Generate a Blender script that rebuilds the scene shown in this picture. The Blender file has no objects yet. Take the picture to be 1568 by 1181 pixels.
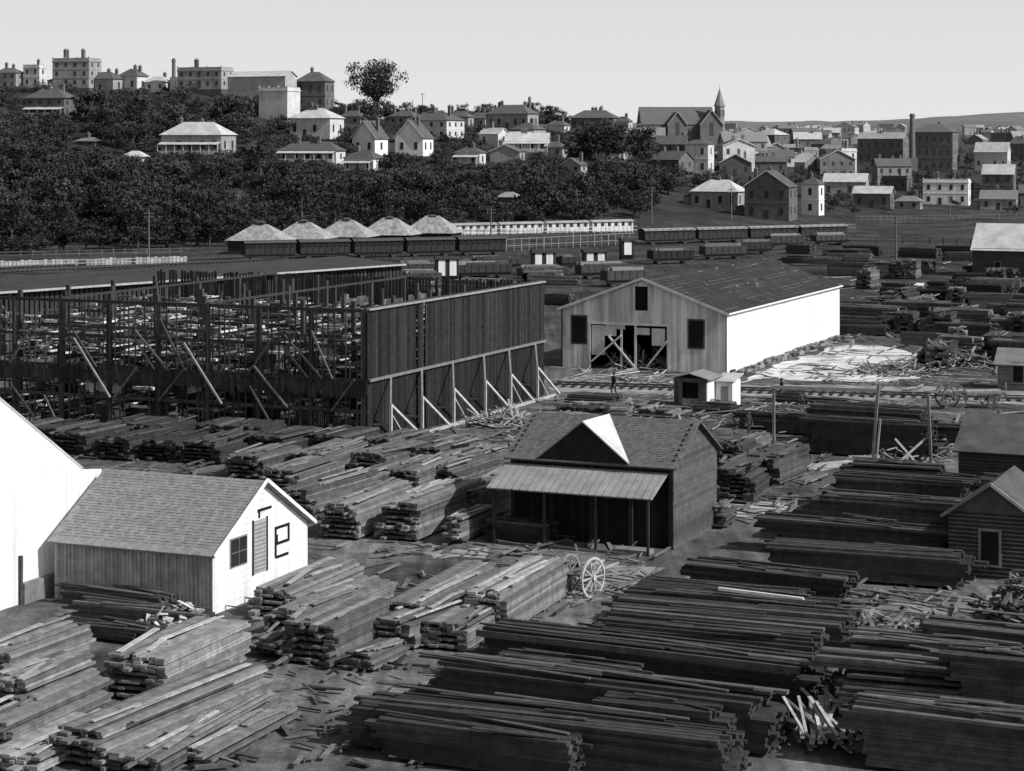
import bpy, math, random
from mathutils import Vector, Matrix, noise
random.seed(11)
R=random.random
def U(a,b): return a+(b-a)*R()
# ---- image projection constants (camera 20 m above the yard; used to convert image pixel coordinates to ground positions)
F=3200.; HY=215.; CX=784.; CH=20.
G=Vector((.4,.9165,0)); Hh=Vector((-.9165,.4,0)); Z=Vector((0,0,1))
def P(px,py,z=0):
    d=(CH-z)*F/(py-HY); return Vector(((px-CX)/F*d,d,z))
# ---------------------------------------------------------------- terrain
TP=[-300,35,300,450,600,800,950,1050,1200,1400,1600,2000]
TD=[400,450,520,600,700,850,1200,2000,4000,6500,9000]
TZ=[[0,6,20,32,36,30,12,12,40,70,60],
    [0,6,20,32,36,30,12,12,40,70,60],
    [0,5,19,33,35,28,12,12,40,70,60],
    [0,4,15,27,28,23,12,12,40,70,60],
    [0,3,12,23,27,22,14,14,40,70,60],
    [0,2,9,18,25,20,14,18,44,74,60],
    [0,1,7,14,23,20,15,20,44,74,60],
    [0,.5,4,9,17,20,17,22,46,74,60],
    [0,0,1,3,8,15,20,26,48,78,60],
    [0,0,0,1,4,9,17,27,52,92,70],
    [0,0,0,0,2,6,15,27,54,106,80],
    [0,0,0,0,2,6,15,27,54,108,80]]
def _ix(a,t):
    if t<=a[0]: return 0,0.
    if t>=a[-1]: return len(a)-2,1.
    for i in range(len(a)-1):
        if t<a[i+1]:
            return i,(t-a[i])/(a[i+1]-a[i])
def tz(x,d):
    if d<=400: return 0.
    i,a=_ix(TP,CX+F*x/d); j,b=_ix(TD,d)
    z=(TZ[i][j]*(1-a)+TZ[i+1][j]*a)*(1-b)+(TZ[i][j+1]*(1-a)+TZ[i+1][j+1]*a)*b
    k=min(1,(d-400)/80)*min(1,z/6)
    z+=k*1.2*noise.noise(Vector((x*.02,d*.02,0)))
    if d>2000: z+=min(1,(d-2000)/2000)*20*noise.noise(Vector((x*.0022,d*.0009,3)))+min(1,(d-2000)/2000)*6*noise.noise(Vector((x*.008,d*.002,7)))
    return z
def locate(px,py):
    best=(1e9,400)
    if py>=HY+CH*F/400: return P(px,py)
    d=400.
    while d<2600:
        x=(px-CX)/F*d; z=tz(x,d); y=HY+(CH-z)*F/d
        if y<=py: return Vector((x,d,z))
        if y<best[0]: best=(y,d)
        d+=2 if d<900 else 8
    d=best[1]; x=(px-CX)/F*d
    return Vector((x,d,tz(x,d)))
# ---------------------------------------------------------------- materials
MC={}
def mat(name,c,var=.25,scale=2.,rough=.9,bump=0.,stretch=None,streak=0.):
    if name in MC: return MC[name]
    m=bpy.data.materials.new(name); m.use_nodes=True; nt=m.node_tree; N=nt.nodes; L=nt.links
    b=N['Principled BSDF']; b.inputs['Roughness'].default_value=rough
    b.inputs['Specular IOR Level'].default_value=.2
    tc=N.new('ShaderNodeTexCoord'); no=N.new('ShaderNodeTexNoise'); no.inputs['Scale'].default_value=scale
    no.inputs['Detail'].default_value=7; no.inputs['Roughness'].default_value=.7
    if stretch:
        mp=N.new('ShaderNodeMapping'); mp.inputs['Scale'].default_value=stretch
        L.new(tc.outputs['Object'],mp.inputs[0]); L.new(mp.outputs[0],no.inputs[0])
    else: L.new(tc.outputs['Object'],no.inputs['Vector'])
    mr=N.new('ShaderNodeMapRange'); mr.inputs[1].default_value=.3; mr.inputs[2].default_value=.7
    mr.inputs[3].default_value=1-var; mr.inputs[4].default_value=1+var; L.new(no.outputs['Fac'],mr.inputs[0])
    at=N.new('ShaderNodeAttribute'); at.attribute_name='shade'
    m1=N.new('ShaderNodeMath'); m1.operation='MULTIPLY'; L.new(mr.outputs[0],m1.inputs[0]); L.new(at.outputs['Fac'],m1.inputs[1])
    out=m1
    if streak:
        mp=N.new('ShaderNodeMapping'); mp.inputs['Scale'].default_value=(2.2,2.2,.12); n2=N.new('ShaderNodeTexNoise'); n2.inputs['Scale'].default_value=1.; n2.inputs['Detail'].default_value=5
        L.new(tc.outputs['Object'],mp.inputs[0]); L.new(mp.outputs[0],n2.inputs[0])
        r2=N.new('ShaderNodeMapRange'); r2.inputs[1].default_value=.35; r2.inputs[2].default_value=.6; r2.inputs[3].default_value=1-streak; r2.inputs[4].default_value=1; L.new(n2.outputs['Fac'],r2.inputs[0])
        out=N.new('ShaderNodeMath'); out.operation='MULTIPLY'; L.new(m1.outputs[0],out.inputs[0]); L.new(r2.outputs[0],out.inputs[1])
    # aerial haze painted into the base colour, growing with world Y
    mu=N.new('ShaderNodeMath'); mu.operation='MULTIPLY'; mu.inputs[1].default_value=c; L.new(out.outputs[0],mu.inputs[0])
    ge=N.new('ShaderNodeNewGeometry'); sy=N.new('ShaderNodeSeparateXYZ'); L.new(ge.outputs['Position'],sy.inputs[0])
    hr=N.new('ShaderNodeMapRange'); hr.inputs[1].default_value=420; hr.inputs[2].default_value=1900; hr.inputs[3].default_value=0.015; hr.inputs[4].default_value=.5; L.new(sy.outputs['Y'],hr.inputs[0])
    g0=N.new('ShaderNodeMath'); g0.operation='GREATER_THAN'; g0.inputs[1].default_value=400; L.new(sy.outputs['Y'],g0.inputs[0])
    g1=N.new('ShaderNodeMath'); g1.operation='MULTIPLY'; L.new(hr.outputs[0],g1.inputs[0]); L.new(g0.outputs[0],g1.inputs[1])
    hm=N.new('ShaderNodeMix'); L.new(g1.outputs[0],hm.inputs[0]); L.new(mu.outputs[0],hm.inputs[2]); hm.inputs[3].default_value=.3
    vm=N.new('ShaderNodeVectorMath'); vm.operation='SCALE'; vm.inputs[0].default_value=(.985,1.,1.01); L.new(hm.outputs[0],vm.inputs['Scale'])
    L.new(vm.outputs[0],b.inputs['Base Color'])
    if bump:
        bp=N.new('ShaderNodeBump'); bp.inputs['Strength'].default_value=bump; bp.inputs['Distance'].default_value=.05
        L.new(no.outputs['Fac'],bp.inputs['Height']); L.new(bp.outputs[0],b.inputs['Normal'])
    MC[name]=m; return m
WHITE=mat('weathered_white_paint',.72,.1,1.2,.8,0,None,.2)
WOOD=mat('sawn_timber',.28,.45,2.2,.9,.3)
DWOOD=mat('tarred_timber',.03,.4,2.)
GWOOD=mat('grey_weatherboard',.1,.35,2.)
IRON=mat('galvanised_roof_iron',.17,.25,1.2,.6)
LIRON=mat('pale_roof_iron',.42,.3,.5,.6)
SLATE=mat('slate_roof',.07,.4,.8,.8)
BRICK=mat('brick_wall',.1,.35,.5)
RENDER=mat('pale_render',.55,.2,.3,.9,0,None,.25)
GREYR=mat('grey_render',.28,.3,.3,.9,0,None,.25)
DARK=mat('dark_opening',.01,.3,1.)
GLASS=mat('window_glass',.02,.3,1.,.25)
STEEL=mat('iron_fittings',.05,.3,4.,.5)
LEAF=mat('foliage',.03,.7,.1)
BARK=mat('bark',.05,.3,3.)
CLOTH=mat('dark_wool_cloth',.03,.3,8.)
SKIN=mat('skin',.32,.05,4.)
# ---------------------------------------------------------------- mesh builder
class MB:
    def __init__(s): s.v=[]; s.f=[]; s.s=[]; s.m=[]
    def face(s,pts,sh=1.,mi=0):
        n=len(s.v); s.v+= [tuple(p) for p in pts]; s.f.append(tuple(range(n,n+len(pts)))); s.s.append(sh); s.m.append(mi)
    def hexa(s,b,t,sh=1.,mi=0):
        n=len(s.v); s.v+=[tuple(p) for p in b]+[tuple(p) for p in t]
        for q in ((3,2,1,0),(4,5,6,7),(0,1,5,4),(1,2,6,5),(2,3,7,6),(3,0,4,7)):
            s.f.append(tuple(n+i for i in q)); s.s.append(sh); s.m.append(mi)
    def box(s,o,a,b,c,sh=1.,mi=0):
        o=Vector(o)
        if a.cross(b).dot(c)<0: a,b=b,a
        s.hexa([o,o+a,o+a+b,o+b],[o+c,o+a+c,o+a+b+c,o+b+c],sh,mi)
    def beam(s,p,q,w=.1,h=None,sh=1.,mi=0):
        h=h or w; d=q-p
        if d.length<1e-5: return
        d=d.normalized(); up=Z if abs(d.z)<.95 else G
        a=d.cross(up).normalized()*w; b=a.cross(d).normalized()*h
        s.box(p-a/2-b/2,a,b,q-p,sh,mi)
    def slab(s,p,t=.1,sh=1.,mi=0):
        n=(p[1]-p[0]).cross(p[2]-p[0]).normalized()
        if n.z<0: n=-n
        k=[x-n*t for x in p]
        if len(p)==4:
            if (p[1]-p[0]).cross(p[2]-p[0]).z<0: p=p[::-1]; k=k[::-1]
            s.hexa(k,p,sh,mi)
        else:
            s.face(p,sh,mi); s.face(k[::-1],sh,mi)
            for i in range(len(p)): j=(i+1)%len(p); s.face([k[i],k[j],p[j],p[i]],sh,mi)
    def prism(s,poly,N,sh=1.,mi=0):
        q=[p+N for p in poly]; s.face(poly,sh,mi); s.face(q[::-1],sh,mi)
        for i in range(len(poly)): j=(i+1)%len(poly); s.face([poly[j],poly[i],q[i],q[j]],sh,mi)
    def cyl(s,p,q,r0,r1,n=8,sh=1.,mi=0):
        d=(q-p).normalized(); a=d.cross(Z if abs(d.z)<.9 else Vector((1,0,0))).normalized(); b=d.cross(a)
        A=[p+(a*math.cos(t)+b*math.sin(t))*r0 for t in [6.2832*i/n for i in range(n)]]
        B=[q+(a*math.cos(t)+b*math.sin(t))*r1 for t in [6.2832*i/n for i in range(n)]]
        for i in range(n): j=(i+1)%n; s.face([A[i],B[i],B[j],A[j]],sh,mi)
        s.face(B,sh,mi); s.face(A[::-1],sh,mi)
    def wheel(s,c,ax,r,sp=10,sh=1.):
        ax=ax.normalized(); a=ax.cross(Z).normalized(); b=ax.cross(a)
        pt=[c+(a*math.cos(t)+b*math.sin(t))*r for t in [6.2832*i/20 for i in range(20)]]
        for i in range(20): s.beam(pt[i],pt[(i+1)%20],.09*max(r,.6),.12*max(r,.6),sh)
        for i in range(0,20,max(1,20//sp)): s.beam(c,pt[i],.055,.055,sh)
        s.cyl(c-ax*.12,c+ax*.12,.13,.13,8,sh)
    def mesh(s,name,mats):
        me=bpy.data.meshes.new(name); me.from_pydata(s.v,[],s.f)
        for m in mats: me.materials.append(m)
        a=me.attributes.new('shade','FLOAT','FACE'); a.data.foreach_set('value',s.s)
        if len(mats)>1: me.polygons.foreach_set('material_index',s.m)
        me.update(); return me
    def obj(s,name,mats,parent=None):
        if not isinstance(mats,(list,tuple)): mats=[mats]
        o=bpy.data.objects.new(name,s.mesh(name,mats)); bpy.context.scene.collection.objects.link(o)
        if parent: o.parent=parent
        return o
class Grp:
    def __init__(s,name): s.name=name; s.p={}
    def part(s,n,m):
        if n not in s.p: s.p[n]=(MB(),m)
        return s.p[n][0]
    def done(s):
        e=bpy.data.objects.new(s.name,None); bpy.context.scene.collection.objects.link(e); e.empty_display_size=.5
        for n,(b,m) in s.p.items():
            if b.f: b.obj(n,m,e)
        return e
# ---------------------------------------------------------------- ground
def ground():
    ds=[-150,-60,0,40,80,120,160,200,240,280,320,360,390]+[400+6*i for i in range(90)]+[940+30*i for i in range(40)]+[2150+140*i for i in range(52)]
    us=[-1.4,-1.1,-.8,-.6,-.45,-.36]+[-.3+.0045*i for i in range(134)]+[.32,.36,.45,.6,.8,1.1,1.4]
    v=[];f=[]
    for d in ds:
        for u in us:
            x=u*max(d,260); v.append((x,d,tz(x,d) if d>400 else 0))
    n=len(us)
    for j in range(len(ds)-1):
        for i in range(n-1): f.append((j*n+i,j*n+i+1,(j+1)*n+i+1,(j+1)*n+i))
    me=bpy.data.meshes.new('ground'); me.from_pydata(v,[],f)
    for p in me.polygons: p.use_smooth=True
    o=bpy.data.objects.new('ground',me); bpy.context.scene.collection.objects.link(o)
    m=bpy.data.materials.new('yard_dirt'); m.use_nodes=True; nt=m.node_tree;N=nt.nodes;L=nt.links;b=N['Principled BSDF']
    b.inputs['Roughness'].default_value=1; b.inputs['Specular IOR Level'].default_value=.1
    g=N.new('ShaderNodeNewGeometry')
    def nz(sc,det=5,ro=.6,vec=None):
        t=N.new('ShaderNodeTexNoise'); t.inputs['Scale'].default_value=sc; t.inputs['Detail'].default_value=det; t.inputs['Roughness'].default_value=ro
        L.new(vec or g.outputs['Position'],t.inputs['Vector']); return t
    def mr(src,a,b_,c,d):
        t=N.new('ShaderNodeMapRange'); t.inputs[1].default_value=a;t.inputs[2].default_value=b_;t.inputs[3].default_value=c;t.inputs[4].default_value=d
        L.new(src,t.inputs[0]); return t.outputs[0]
    def mul(a,b_):
        t=N.new('ShaderNodeMath');t.operation='MULTIPLY';L.new(a,t.inputs[0]);L.new(b_,t.inputs[1]);return t.outputs[0]
    sx=N.new('ShaderNodeSeparateXYZ');L.new(g.outputs['Position'],sx.inputs[0])
    # cart ruts: noise stretched along the lanes
    mp=N.new('ShaderNodeMapping'); mp.vector_type='POINT'; mp.inputs['Rotation'].default_value=(0,0,.41); mp.inputs['Scale'].default_value=(1.6,.07,1); L.new(g.outputs['Position'],mp.inputs[0])
    nr=nz(1.,4,.5,mp.outputs[0])
    n1=nz(.09,6,.6);n2=nz(.7,8,.7);n3=nz(5.,4,.7)
    base=mul(mul(mr(n1.outputs['Fac'],.35,.68,.045,.16),mr(n2.outputs['Fac'],.3,.7,.5,1.5)),mr(n3.outputs['Fac'],.3,.7,.65,1.35))
    base=mul(base,mr(nr.outputs['Fac'],.35,.65,.7,1.25))
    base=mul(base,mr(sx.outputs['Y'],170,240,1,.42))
    hz=mr(sx.outputs['Z'],.3,3,0,1)
    n4=nz(.05,8,.75); hill=mr(n4.outputs['Fac'],.3,.75,.012,.06)
    mx=N.new('ShaderNodeMix'); L.new(hz,mx.inputs[0]); L.new(base,mx.inputs[2]); L.new(hill,mx.inputs[3])
    n5=nz(.012,8,.8); far=mr(n5.outputs['Fac'],.3,.7,.1,.2)  # distant land given a lighter colour to stand in for haze
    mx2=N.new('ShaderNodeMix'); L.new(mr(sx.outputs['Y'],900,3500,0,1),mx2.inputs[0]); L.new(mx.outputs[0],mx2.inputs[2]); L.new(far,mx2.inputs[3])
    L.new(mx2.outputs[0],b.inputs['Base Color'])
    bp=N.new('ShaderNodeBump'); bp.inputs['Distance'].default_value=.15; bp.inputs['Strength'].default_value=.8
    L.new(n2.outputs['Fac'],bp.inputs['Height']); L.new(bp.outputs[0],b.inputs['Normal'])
    me.materials.append(m)
ground()
def patch(name,pts,m,h=.006,rag=.3,sh=1.):
    w=[P(*p) for p in pts]; q=[]
    for i in range(len(w)):
        a=w[i]; b=w[(i+1)%len(w)]; L=(b-a).length; n=max(2,int(L/1.5)); t=(b-a)/L; nn=Vector((t.y,-t.x,0))
        for k in range(n):
            p=a.lerp(b,k/n)+nn*U(-rag,rag)*2; q.append(Vector((p.x,p.y,h)))
    mb=MB(); mb.face(q,sh); mb.obj(name,m)
DUST=mat('pale_dust',.5,.5,.5,1.); GRAVEL=mat('road_gravel',.2,.5,.6,1.)
patch('sawdust_patch',[(1125,588),(1180,562),(1290,528),(1350,530),(1425,545),(1418,572),(1380,585),(1250,584),(1180,578)],DUST,.016)
patch('road',[(848,585),(900,572),(1000,577),(1110,590),(1250,589),(1420,592),(1600,598),(1800,606),(1800,640),(1600,622),(1400,612),(1200,608),(1000,604),(850,600)],GRAVEL,.006,.4,1.1)
patch('sawdust_patch',[(1102,778),(1130,766),(1165,768),(1212,772),(1190,788),(1130,792)],DUST,.006,.2,.8)
patch('sawdust_patch',[(1225,712),(1300,704),(1320,712),(1250,722)],DUST,.006,.2,.6)
patch('sawdust_patch',[(640,845),(735,838),(740,852),(660,856)],GRAVEL,.006,.2,1.2)
patch('sawdust_patch',[(855,872),(900,860),(1000,868),(1030,905),(960,914),(860,930)],GRAVEL,.006,.2,1.0)
patch('sawdust_patch',[(1280,925),(1500,918),(1530,950),(1300,940)],GRAVEL,.006,.2,.8)
# ---------------------------------------------------------------- timber stacks
def stack(px,py,Lg,Lh,H,al='g',tone=1.,name='timber_stack',rot=0.,bw=.3,t=.12,z=0):
    o=P(px,py)+Z*z; mb=MB(); rr=Matrix.Rotation(rot+U(-.06,.06),3,'Z'); g=rr@G; h=rr@Hh
    if al=='g': A,B,La,Lb=g,h,Lg,Lh
    else: A,B,La,Lb=h,g,Lh,Lg
    dark=tone<.2
    tone*=.82
    nl=max(2,int(H/t)); 
    for k in range(max(2,int(La/2))):
        mb.box(o+A*(k+.3)*La/max(2,int(La/2)),A*.14,B*Lb,Z*.14,.5*tone)
    ws=[]; s=0.
    while s<Lb-.1:
        w=min(U(.12,.42)*bw/.3,Lb-s); ws.append((s,w)); s+=w
    nb=len(ws); lo,hi=0,nb; blk=0
    v0,v1=(.8,1.15) if dark else (.55,1.35)
    for l in range(nl):
        if blk<=0: blk=random.randint(2,6); off=U(-.25,.25)*(1 if al=='g' else 2.); off2=U(-.45,.3)*(1 if al=='g' else 2.); bt=U(.8,1.15) if dark else U(.6,1.25); skew=U(-.06,.06)
        blk-=1
        if l>nl*.55 and R()<.3:
            if R()<.5 and not dark: lo+=1
            else: hi-=1
        for i in range(max(lo,0),max(hi,lo+1)):
            if i>=nb: break
            if l>=nl-2 and R()<.3: continue
            inner = l<nl-3 and 1<i<nb-2
            if inner and l%2: continue
            e0=off+U(-.1,.1); e1=off2+U(-.15,.12)
            if R()<.08: e0-=U(.1,.6)
            if R()<.08: e1+=U(.1,.6)
            s,w=ws[i]; zz=.14+l*t
            tn=tone*bt*U(v0,v1)
            if l>=nl-2 and R()<.2: tn*=2.3 if dark else 1.5  # random top boards brightened in colour as painted highlights
            sk=U(-.04,.04) if l>=nl-3 else 0
            mb.box(o+A*e0+B*(s+skew+sk)+Z*(zz+(U(0,.02) if l>=nl-2 else 0)),A*(La+e1-e0)-B*(skew+sk)*2,B*(w-U(.005,.03)),Z*(t-(U(.002,.012) if dark else U(.006,.03))),tn)
    for _ in range(random.randint(3,7)):
        s=U(0,max(.2,Lb-.4)); a0=U(-.3,La*.5)
        mb.box(o+A*a0+B*s+Z*(.15+nl*t+.02),A*min(La*U(.2,.7),La-a0+.3)+B*U(-.4,.4)+Z*U(-.05,.12),B*U(.1,.24),Z*.05,tone*U(.8,2.2))
    return mb.obj(name,WOOD)
S=stack
for a in [(252,1078,6.5,2.5,1.5,'g',.9),(165,1185,9.5,2.3,1.1,'g',.75),(330,1172,6,2.0,.4,'g',.7),(245,1195,8,2,.7,'g',.7),
          (70,1125,4,2.6,1.6,'g',.65),(20,1160,6,2.2,1.0,'g',.75),(92,1035,2.2,2.6,1.1,'g',.75),(20,1060,5,2.0,1.4,'g',.65),(60,1190,5,2,.5,'g',.8),
          (300,968,1.4,6.2,.7,'h',.17),(260,945,1.4,6.4,.7,'h',.17),(215,990,1.3,4.6,.5,'h',.16),
          (452,950,7.2,2.2,1.1,'g',.65),(515,1022,5.2,2.4,1.5,'g',.45),(478,985,7,2.4,1.1,'g',.55),(572,1032,2.6,1.3,.7,'g',.65),(628,1000,8.5,1.9,1.1,'g',.75),
          (715,1000,6.5,2.0,1.0,'g',.7),(655,980,8.6,1.8,1.4,'g',.65),(775,975,8.0,1.9,1.6,'g',.95),(440,1010,4.5,1.7,.6,'g',.5),
          (548,828,7.5,2.3,1.7,'g',.65),(640,830,8,2.4,1.8,'g',.65),(706,835,4.5,.9,1.2,'g',.6),(735,800,6.5,1.9,1.5,'g',.65),(480,800,7,2.2,1.6,'g',.55),
          (455,762,6,2.4,1.4,'g',.5),(560,770,6,2.2,1.3,'g',.6),(640,760,6,2.4,1.4,'g',.6),(700,752,6,2.2,1.2,'g',.5),
          (400,735,5.5,2.6,1.3,'g',.4),(500,728,6,2.4,1.3,'g',.4),(590,730,6,2.4,1.3,'g',.5),(680,722,5,2.4,1.2,'g',.5),(735,725,5,2.,1.,'g',.5),
          (340,712,5.5,3,1.4,'g',.21),(440,705,5,3,1.4,'g',.21),(530,700,5,3,1.3,'g',.25),(612,700,5,2.4,1.,'g',.35),
          (270,708,5,3.,1.3,'g',.17),(200,706,5,3,1.4,'g',.17),(130,700,5,3,1.4,'g',.17),(770,765,5,1.6,1.,'g',.45),(250,684,4,5,1.3,'g',.17),(400,686,4,5,1.2,'g',.17),(90,690,4,4,1.4,'g',.17)]: S(*a)
for a in [(1275,935,2.2,6.5,1.2,'h',.15),(1235,960,2.2,7,1.1,'h',.15),(1300,1018,2.5,10.0,1.5,'h',.15),(1285,985,2.2,8.8,1.2,'h',.15),(1215,1108,2.6,12.4,1.9,'h',.15),(1250,1058,2.3,9,1.7,'h',.15),
          (1158,1160,2.5,12.3,1.7,'h',.15),(975,1108,2.2,6.2,1.5,'h',.15),(1105,1215,2.4,12.3,1.5,'h',.15),(880,1205,2.2,7,1.2,'h',.16),(1100,1168,2,4,1.5,'h',.16),
          (1465,905,2.4,9.3,1.4,'h',.15),(1455,872,2.2,9,1.6,'h',.15),(1478,850,2.5,7.8,2.3,'h',.15),(1478,815,2.6,7.4,2.4,'h',.15),(1450,790,2.6,5.6,2.4,'h',.15),(1600,800,3,3,2,'h',.15),
          (1425,708,2.6,8.3,2.2,'h',.15),(1420,690,2.6,8.0,2.4,'h',.15),(1550,690,2.6,4.8,1.3,'h',.19),
          (1500,1160,3,5.0,2.6,'h',.28),(1600,1165,3,3.2,3.0,'h',.19),(1490,1110,2.6,4.2,2.4,'h',.32),(1650,1110,3,5.0,2.8,'h',.26),(1620,1215,2.,6.5,2.0,'h',.19),
          (1155,772,4,2.0,1.9,'g',.25),(1195,745,4,2.0,1.6,'g',.3),(1235,828,2.4,1.6,1.3,'g',.4),(1125,745,3,1.4,1.2,'g',.25),(1110,810,2,.9,1.,'g',.3),(1215,725,3,2.2,1.4,'g',.3),
          (1135,715,4,2,1.3,'g',.3),(1160,700,4,1.8,1.0,'g',.5),(1270,670,2,4,1.2,'h',.19),(1310,660,2,4,1.0,'h',.19),(1060,680,3,2,1.,'g',.3),(1195,660,2,3.5,1,'h',.25)]: S(*a)
for i in range(95):
    py=U(420,575); px=U(1310,1640)
    if py>515 and px<1440: continue
    al='h' if R()<.6 else 'g'
    S(px,py,U(1.8,3) if al=='h' else U(3,6),U(3,7) if al=='h' else U(1.6,2.6),U(.7,2.8),al,U(.12,.6)**1.2,bw=.45,t=.25,rot=U(-.3,.3))
for i in range(26):
    py=U(425,470); px=U(600,900)
    S(px,py,U(1.8,3),U(4,7),U(.8,1.8),'h',U(.15,.7),bw=.45,t=.25,rot=U(-.2,.2))
for i in range(22):
    S(U(1180,1600),U(385,425),U(2,3),U(4,8),U(.8,2),'h',U(.12,.5),bw=.45,t=.25,rot=U(-.3,.3))
for i in range(12):
    S(U(870,1300),U(620,650),U(1.2,2.5),U(2,5),U(.3,.8),'h' if R()<.6 else 'g',U(.15,.6),rot=U(-.2,.2))
def scatter(name,regs,m=WOOD):
    mb=MB()
    for (x0,x1,y0,y1,n,l0,l1,tn) in regs:
        for _ in range(n):
            p=P(U(x0,x1),U(y0,y1)); th=U(0,6.28) if R()<.45 else random.choice([.41,-1.16])+U(-.2,.2)
            d=Vector((math.sin(th),math.cos(th),0)); L=U(l0,l1); w=U(.06,.22)
            mb.box(p+Z*U(.02,.18),d*L+Z*U(-.0,.16),Vector((d.y,-d.x,0))*w,Z*U(.03,.08),tn*U(.3,1.5))
    mb.obj(name,m)
scatter('scattered_planks',[(850,1300,610,660,260,1,4,.55),(600,860,665,745,140,1,4,.5),(850,1060,612,640,110,1,4,.8),(1060,1260,670,800,160,.5,3,.5),(380,1000,830,1000,130,.3,2.5,.45),
  (280,720,1020,1180,160,.15,1.4,.35),(1280,1560,560,700,200,1,4,.6),(100,600,670,760,200,1,4,.35),(1200,1540,905,960,100,.3,3,.5),(720,1000,840,930,90,.3,2.5,.5),(1250,1640,400,580,420,1,5,.8),(870,1110,568,590,90,1,5,1.),(1150,1430,560,592,60,.6,3,.5)])
def pile(px,py,r,h,n,tone,l0=.6,l1=2.2,name='offcut_heap'):
    c=P(px,py); mb=MB()
    for _ in range(n):
        a=U(0,6.28); q=r*math.sqrt(R()); p=c+Vector((math.cos(a)*q,math.sin(a)*q,0)); zz=h*(1-q/r)*U(.3,1)
        d=Vector((U(-1,1),U(-1,1),U(-.35,.35))).normalized()*U(l0,l1)
        mb.beam(p+Z*(zz+.1)-d/2,p+Z*(zz+.1)+d/2,U(.08,.22),U(.03,.08),tone*U(.3,1.5))
    mb.obj(name,WOOD)
pile(285,960,1.3,1.2,90,1.4,.3,1.1); pile(250,962,1.0,.9,60,1.1,.3,1.)
pile(1350,985,3.2,1.0,320,.5); pile(1300,1080,1.5,1.6,140,.35); pile(1560,960,1.8,2.6,220,.4,.5,1.5); pile(1440,1000,2.5,.9,160,.4)
pile(868,878,1.2,.6,60,.5,.8,2.6); pile(1120,700,2.,.9,120,.6); pile(1480,560,3,2,120,.8); pile(1230,640,3,.6,140,.6); pile(1390,700,3,1.4,90,.6,1,3)
pile(770,650,2.5,.8,120,.8,1,3.); pile(810,690,2.,.7,100,.7,1,3.); pile(1380,570,4,.9,140,.7,.8,3)
mb=MB(); c=P(1262,1150)
for i in range(38):
    a=-.45+U(0,1.)*.95; d=Vector((math.sin(a),math.cos(a),0))
    o=c+Vector((-.8+i*.055,-.2+U(-.4,.4),U(.1,.7)))
    mb.beam(o,o+d*U(1.6,3.2)+Z*U(.1,.9),U(.08,.17),.05,U(.3,1.5))
mb.obj('splayed_slab_boards',WOOD)
mb=MB(); o=P(1230,968)
tp=o+Z*1.35; mb.beam(tp,tp+Hh*3.6+Z*.12,.12,.12,1.); mb.beam(tp,o,.12,.12,1.)
mb.obj('bent_white_pipe',WHITE)
# ---------------------------------------------------------------- helpers for buildings
def gable_wall(mb,o,Uv,w,zE,zP,Nv,th=.12,sh=1.):
    mb.prism([o,o+Uv*w,o+Uv*w+Z*zE,o+Uv*w/2+Z*zP,o+Z*zE],-Nv*th,sh)
def gable_roof(mb,o,A,La,B,Lb,zE,zP,ov=.3,th=.1,sh=1.,sh2=None):
    k=(zP-zE)/(Lb/2); o=o-A*ov; L=A*(La+2*ov); r=o+B*Lb/2+Z*(zP+th)
    e1=o-B*ov+Z*(zE-k*ov+th); e2=o+B*(Lb+ov)+Z*(zE-k*ov+th)
    mb.slab([e1,e1+L,r+L,r],th,sh); mb.slab([r,r+L,e2+L,e2],th,sh if sh2 is None else sh2)
def hip_roof(mb,o,A,La,B,Lb,zE,zP,ov=.4,sh=1.):
    o=o-A*ov-B*ov; La+=2*ov; Lb+=2*ov
    if La<Lb: A,B,La,Lb=B,A,Lb,La
    i=min(Lb/2,La/2-.05)
    c=[o+Z*zE,o+A*La+Z*zE,o+A*La+B*Lb+Z*zE,o+B*Lb+Z*zE]; r0=o+A*i+B*Lb/2+Z*zP; r1=o+A*(La-i)+B*Lb/2+Z*zP
    mb.face([c[0],c[1],r1,r0],sh); mb.face([c[1],c[2],r1],sh); mb.face([c[2],c[3],r0,r1],sh); mb.face([c[3],c[0],r0],sh); mb.face(c[::-1],sh)
def window(g,o,Uv,Nv,w,h,fr=.08,frm=WHITE,pane=GLASS,bars=True):
    f=g.part('window_frames',frm); p=g.part('window_panes',pane)
    f.box(o-Uv*fr-Z*fr+Nv*.005,Uv*(w+2*fr),Z*(h+2*fr),Nv*.03)
    p.box(o+Nv*.036,Uv*w,Z*h,Nv*.015)
    if bars:
        f.box(o+Uv*(w/2-.02)+Nv*.052,Uv*.04,Z*h,Nv*.01,.6); f.box(o+Z*(h/2-.02)+Nv*.064,Uv*w,Z*.04,Nv*.008,.6)
NF=-G; NR=-Hh
# ---- office with white gable
g=Grp('timber_yard_office'); A=P(325,942); Lh,Lg,zE,zP=8.0,8.2,2.6,5.0
w=g.part('board_walls',mat('office_boards',.24,.35,2.))
n=int(Lh/.2)
for i in range(n):
    w.box(A+Hh*(i*Lh/n+.01),Hh*(Lh/n-.02),G*.08,Z*zE,U(.7,1.12)); 
    w.box(A+Hh*(i*Lh/n-.02)-G*.025,Hh*.04,G*.04,Z*zE,1.0)
w.box(A+G*(Lg-.1),Hh*Lh,G*.1,Z*zE)
gw=g.part('gable_walls',WHITE); gable_wall(gw,A,G,Lg,zE,zP,NR); gable_wall(gw,A+Hh*Lh,G,Lg,zE,zP,Hh)
k=.3
while k<4.6:
    f=max(0,(k-zE)/(zP-zE)); gw.box(A+G*(Lg/2*f+.02)+Z*k+NR*.002,G*(Lg-Lg*f-.04),Z*.012,NR*.006,.75); k+=.28
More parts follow.
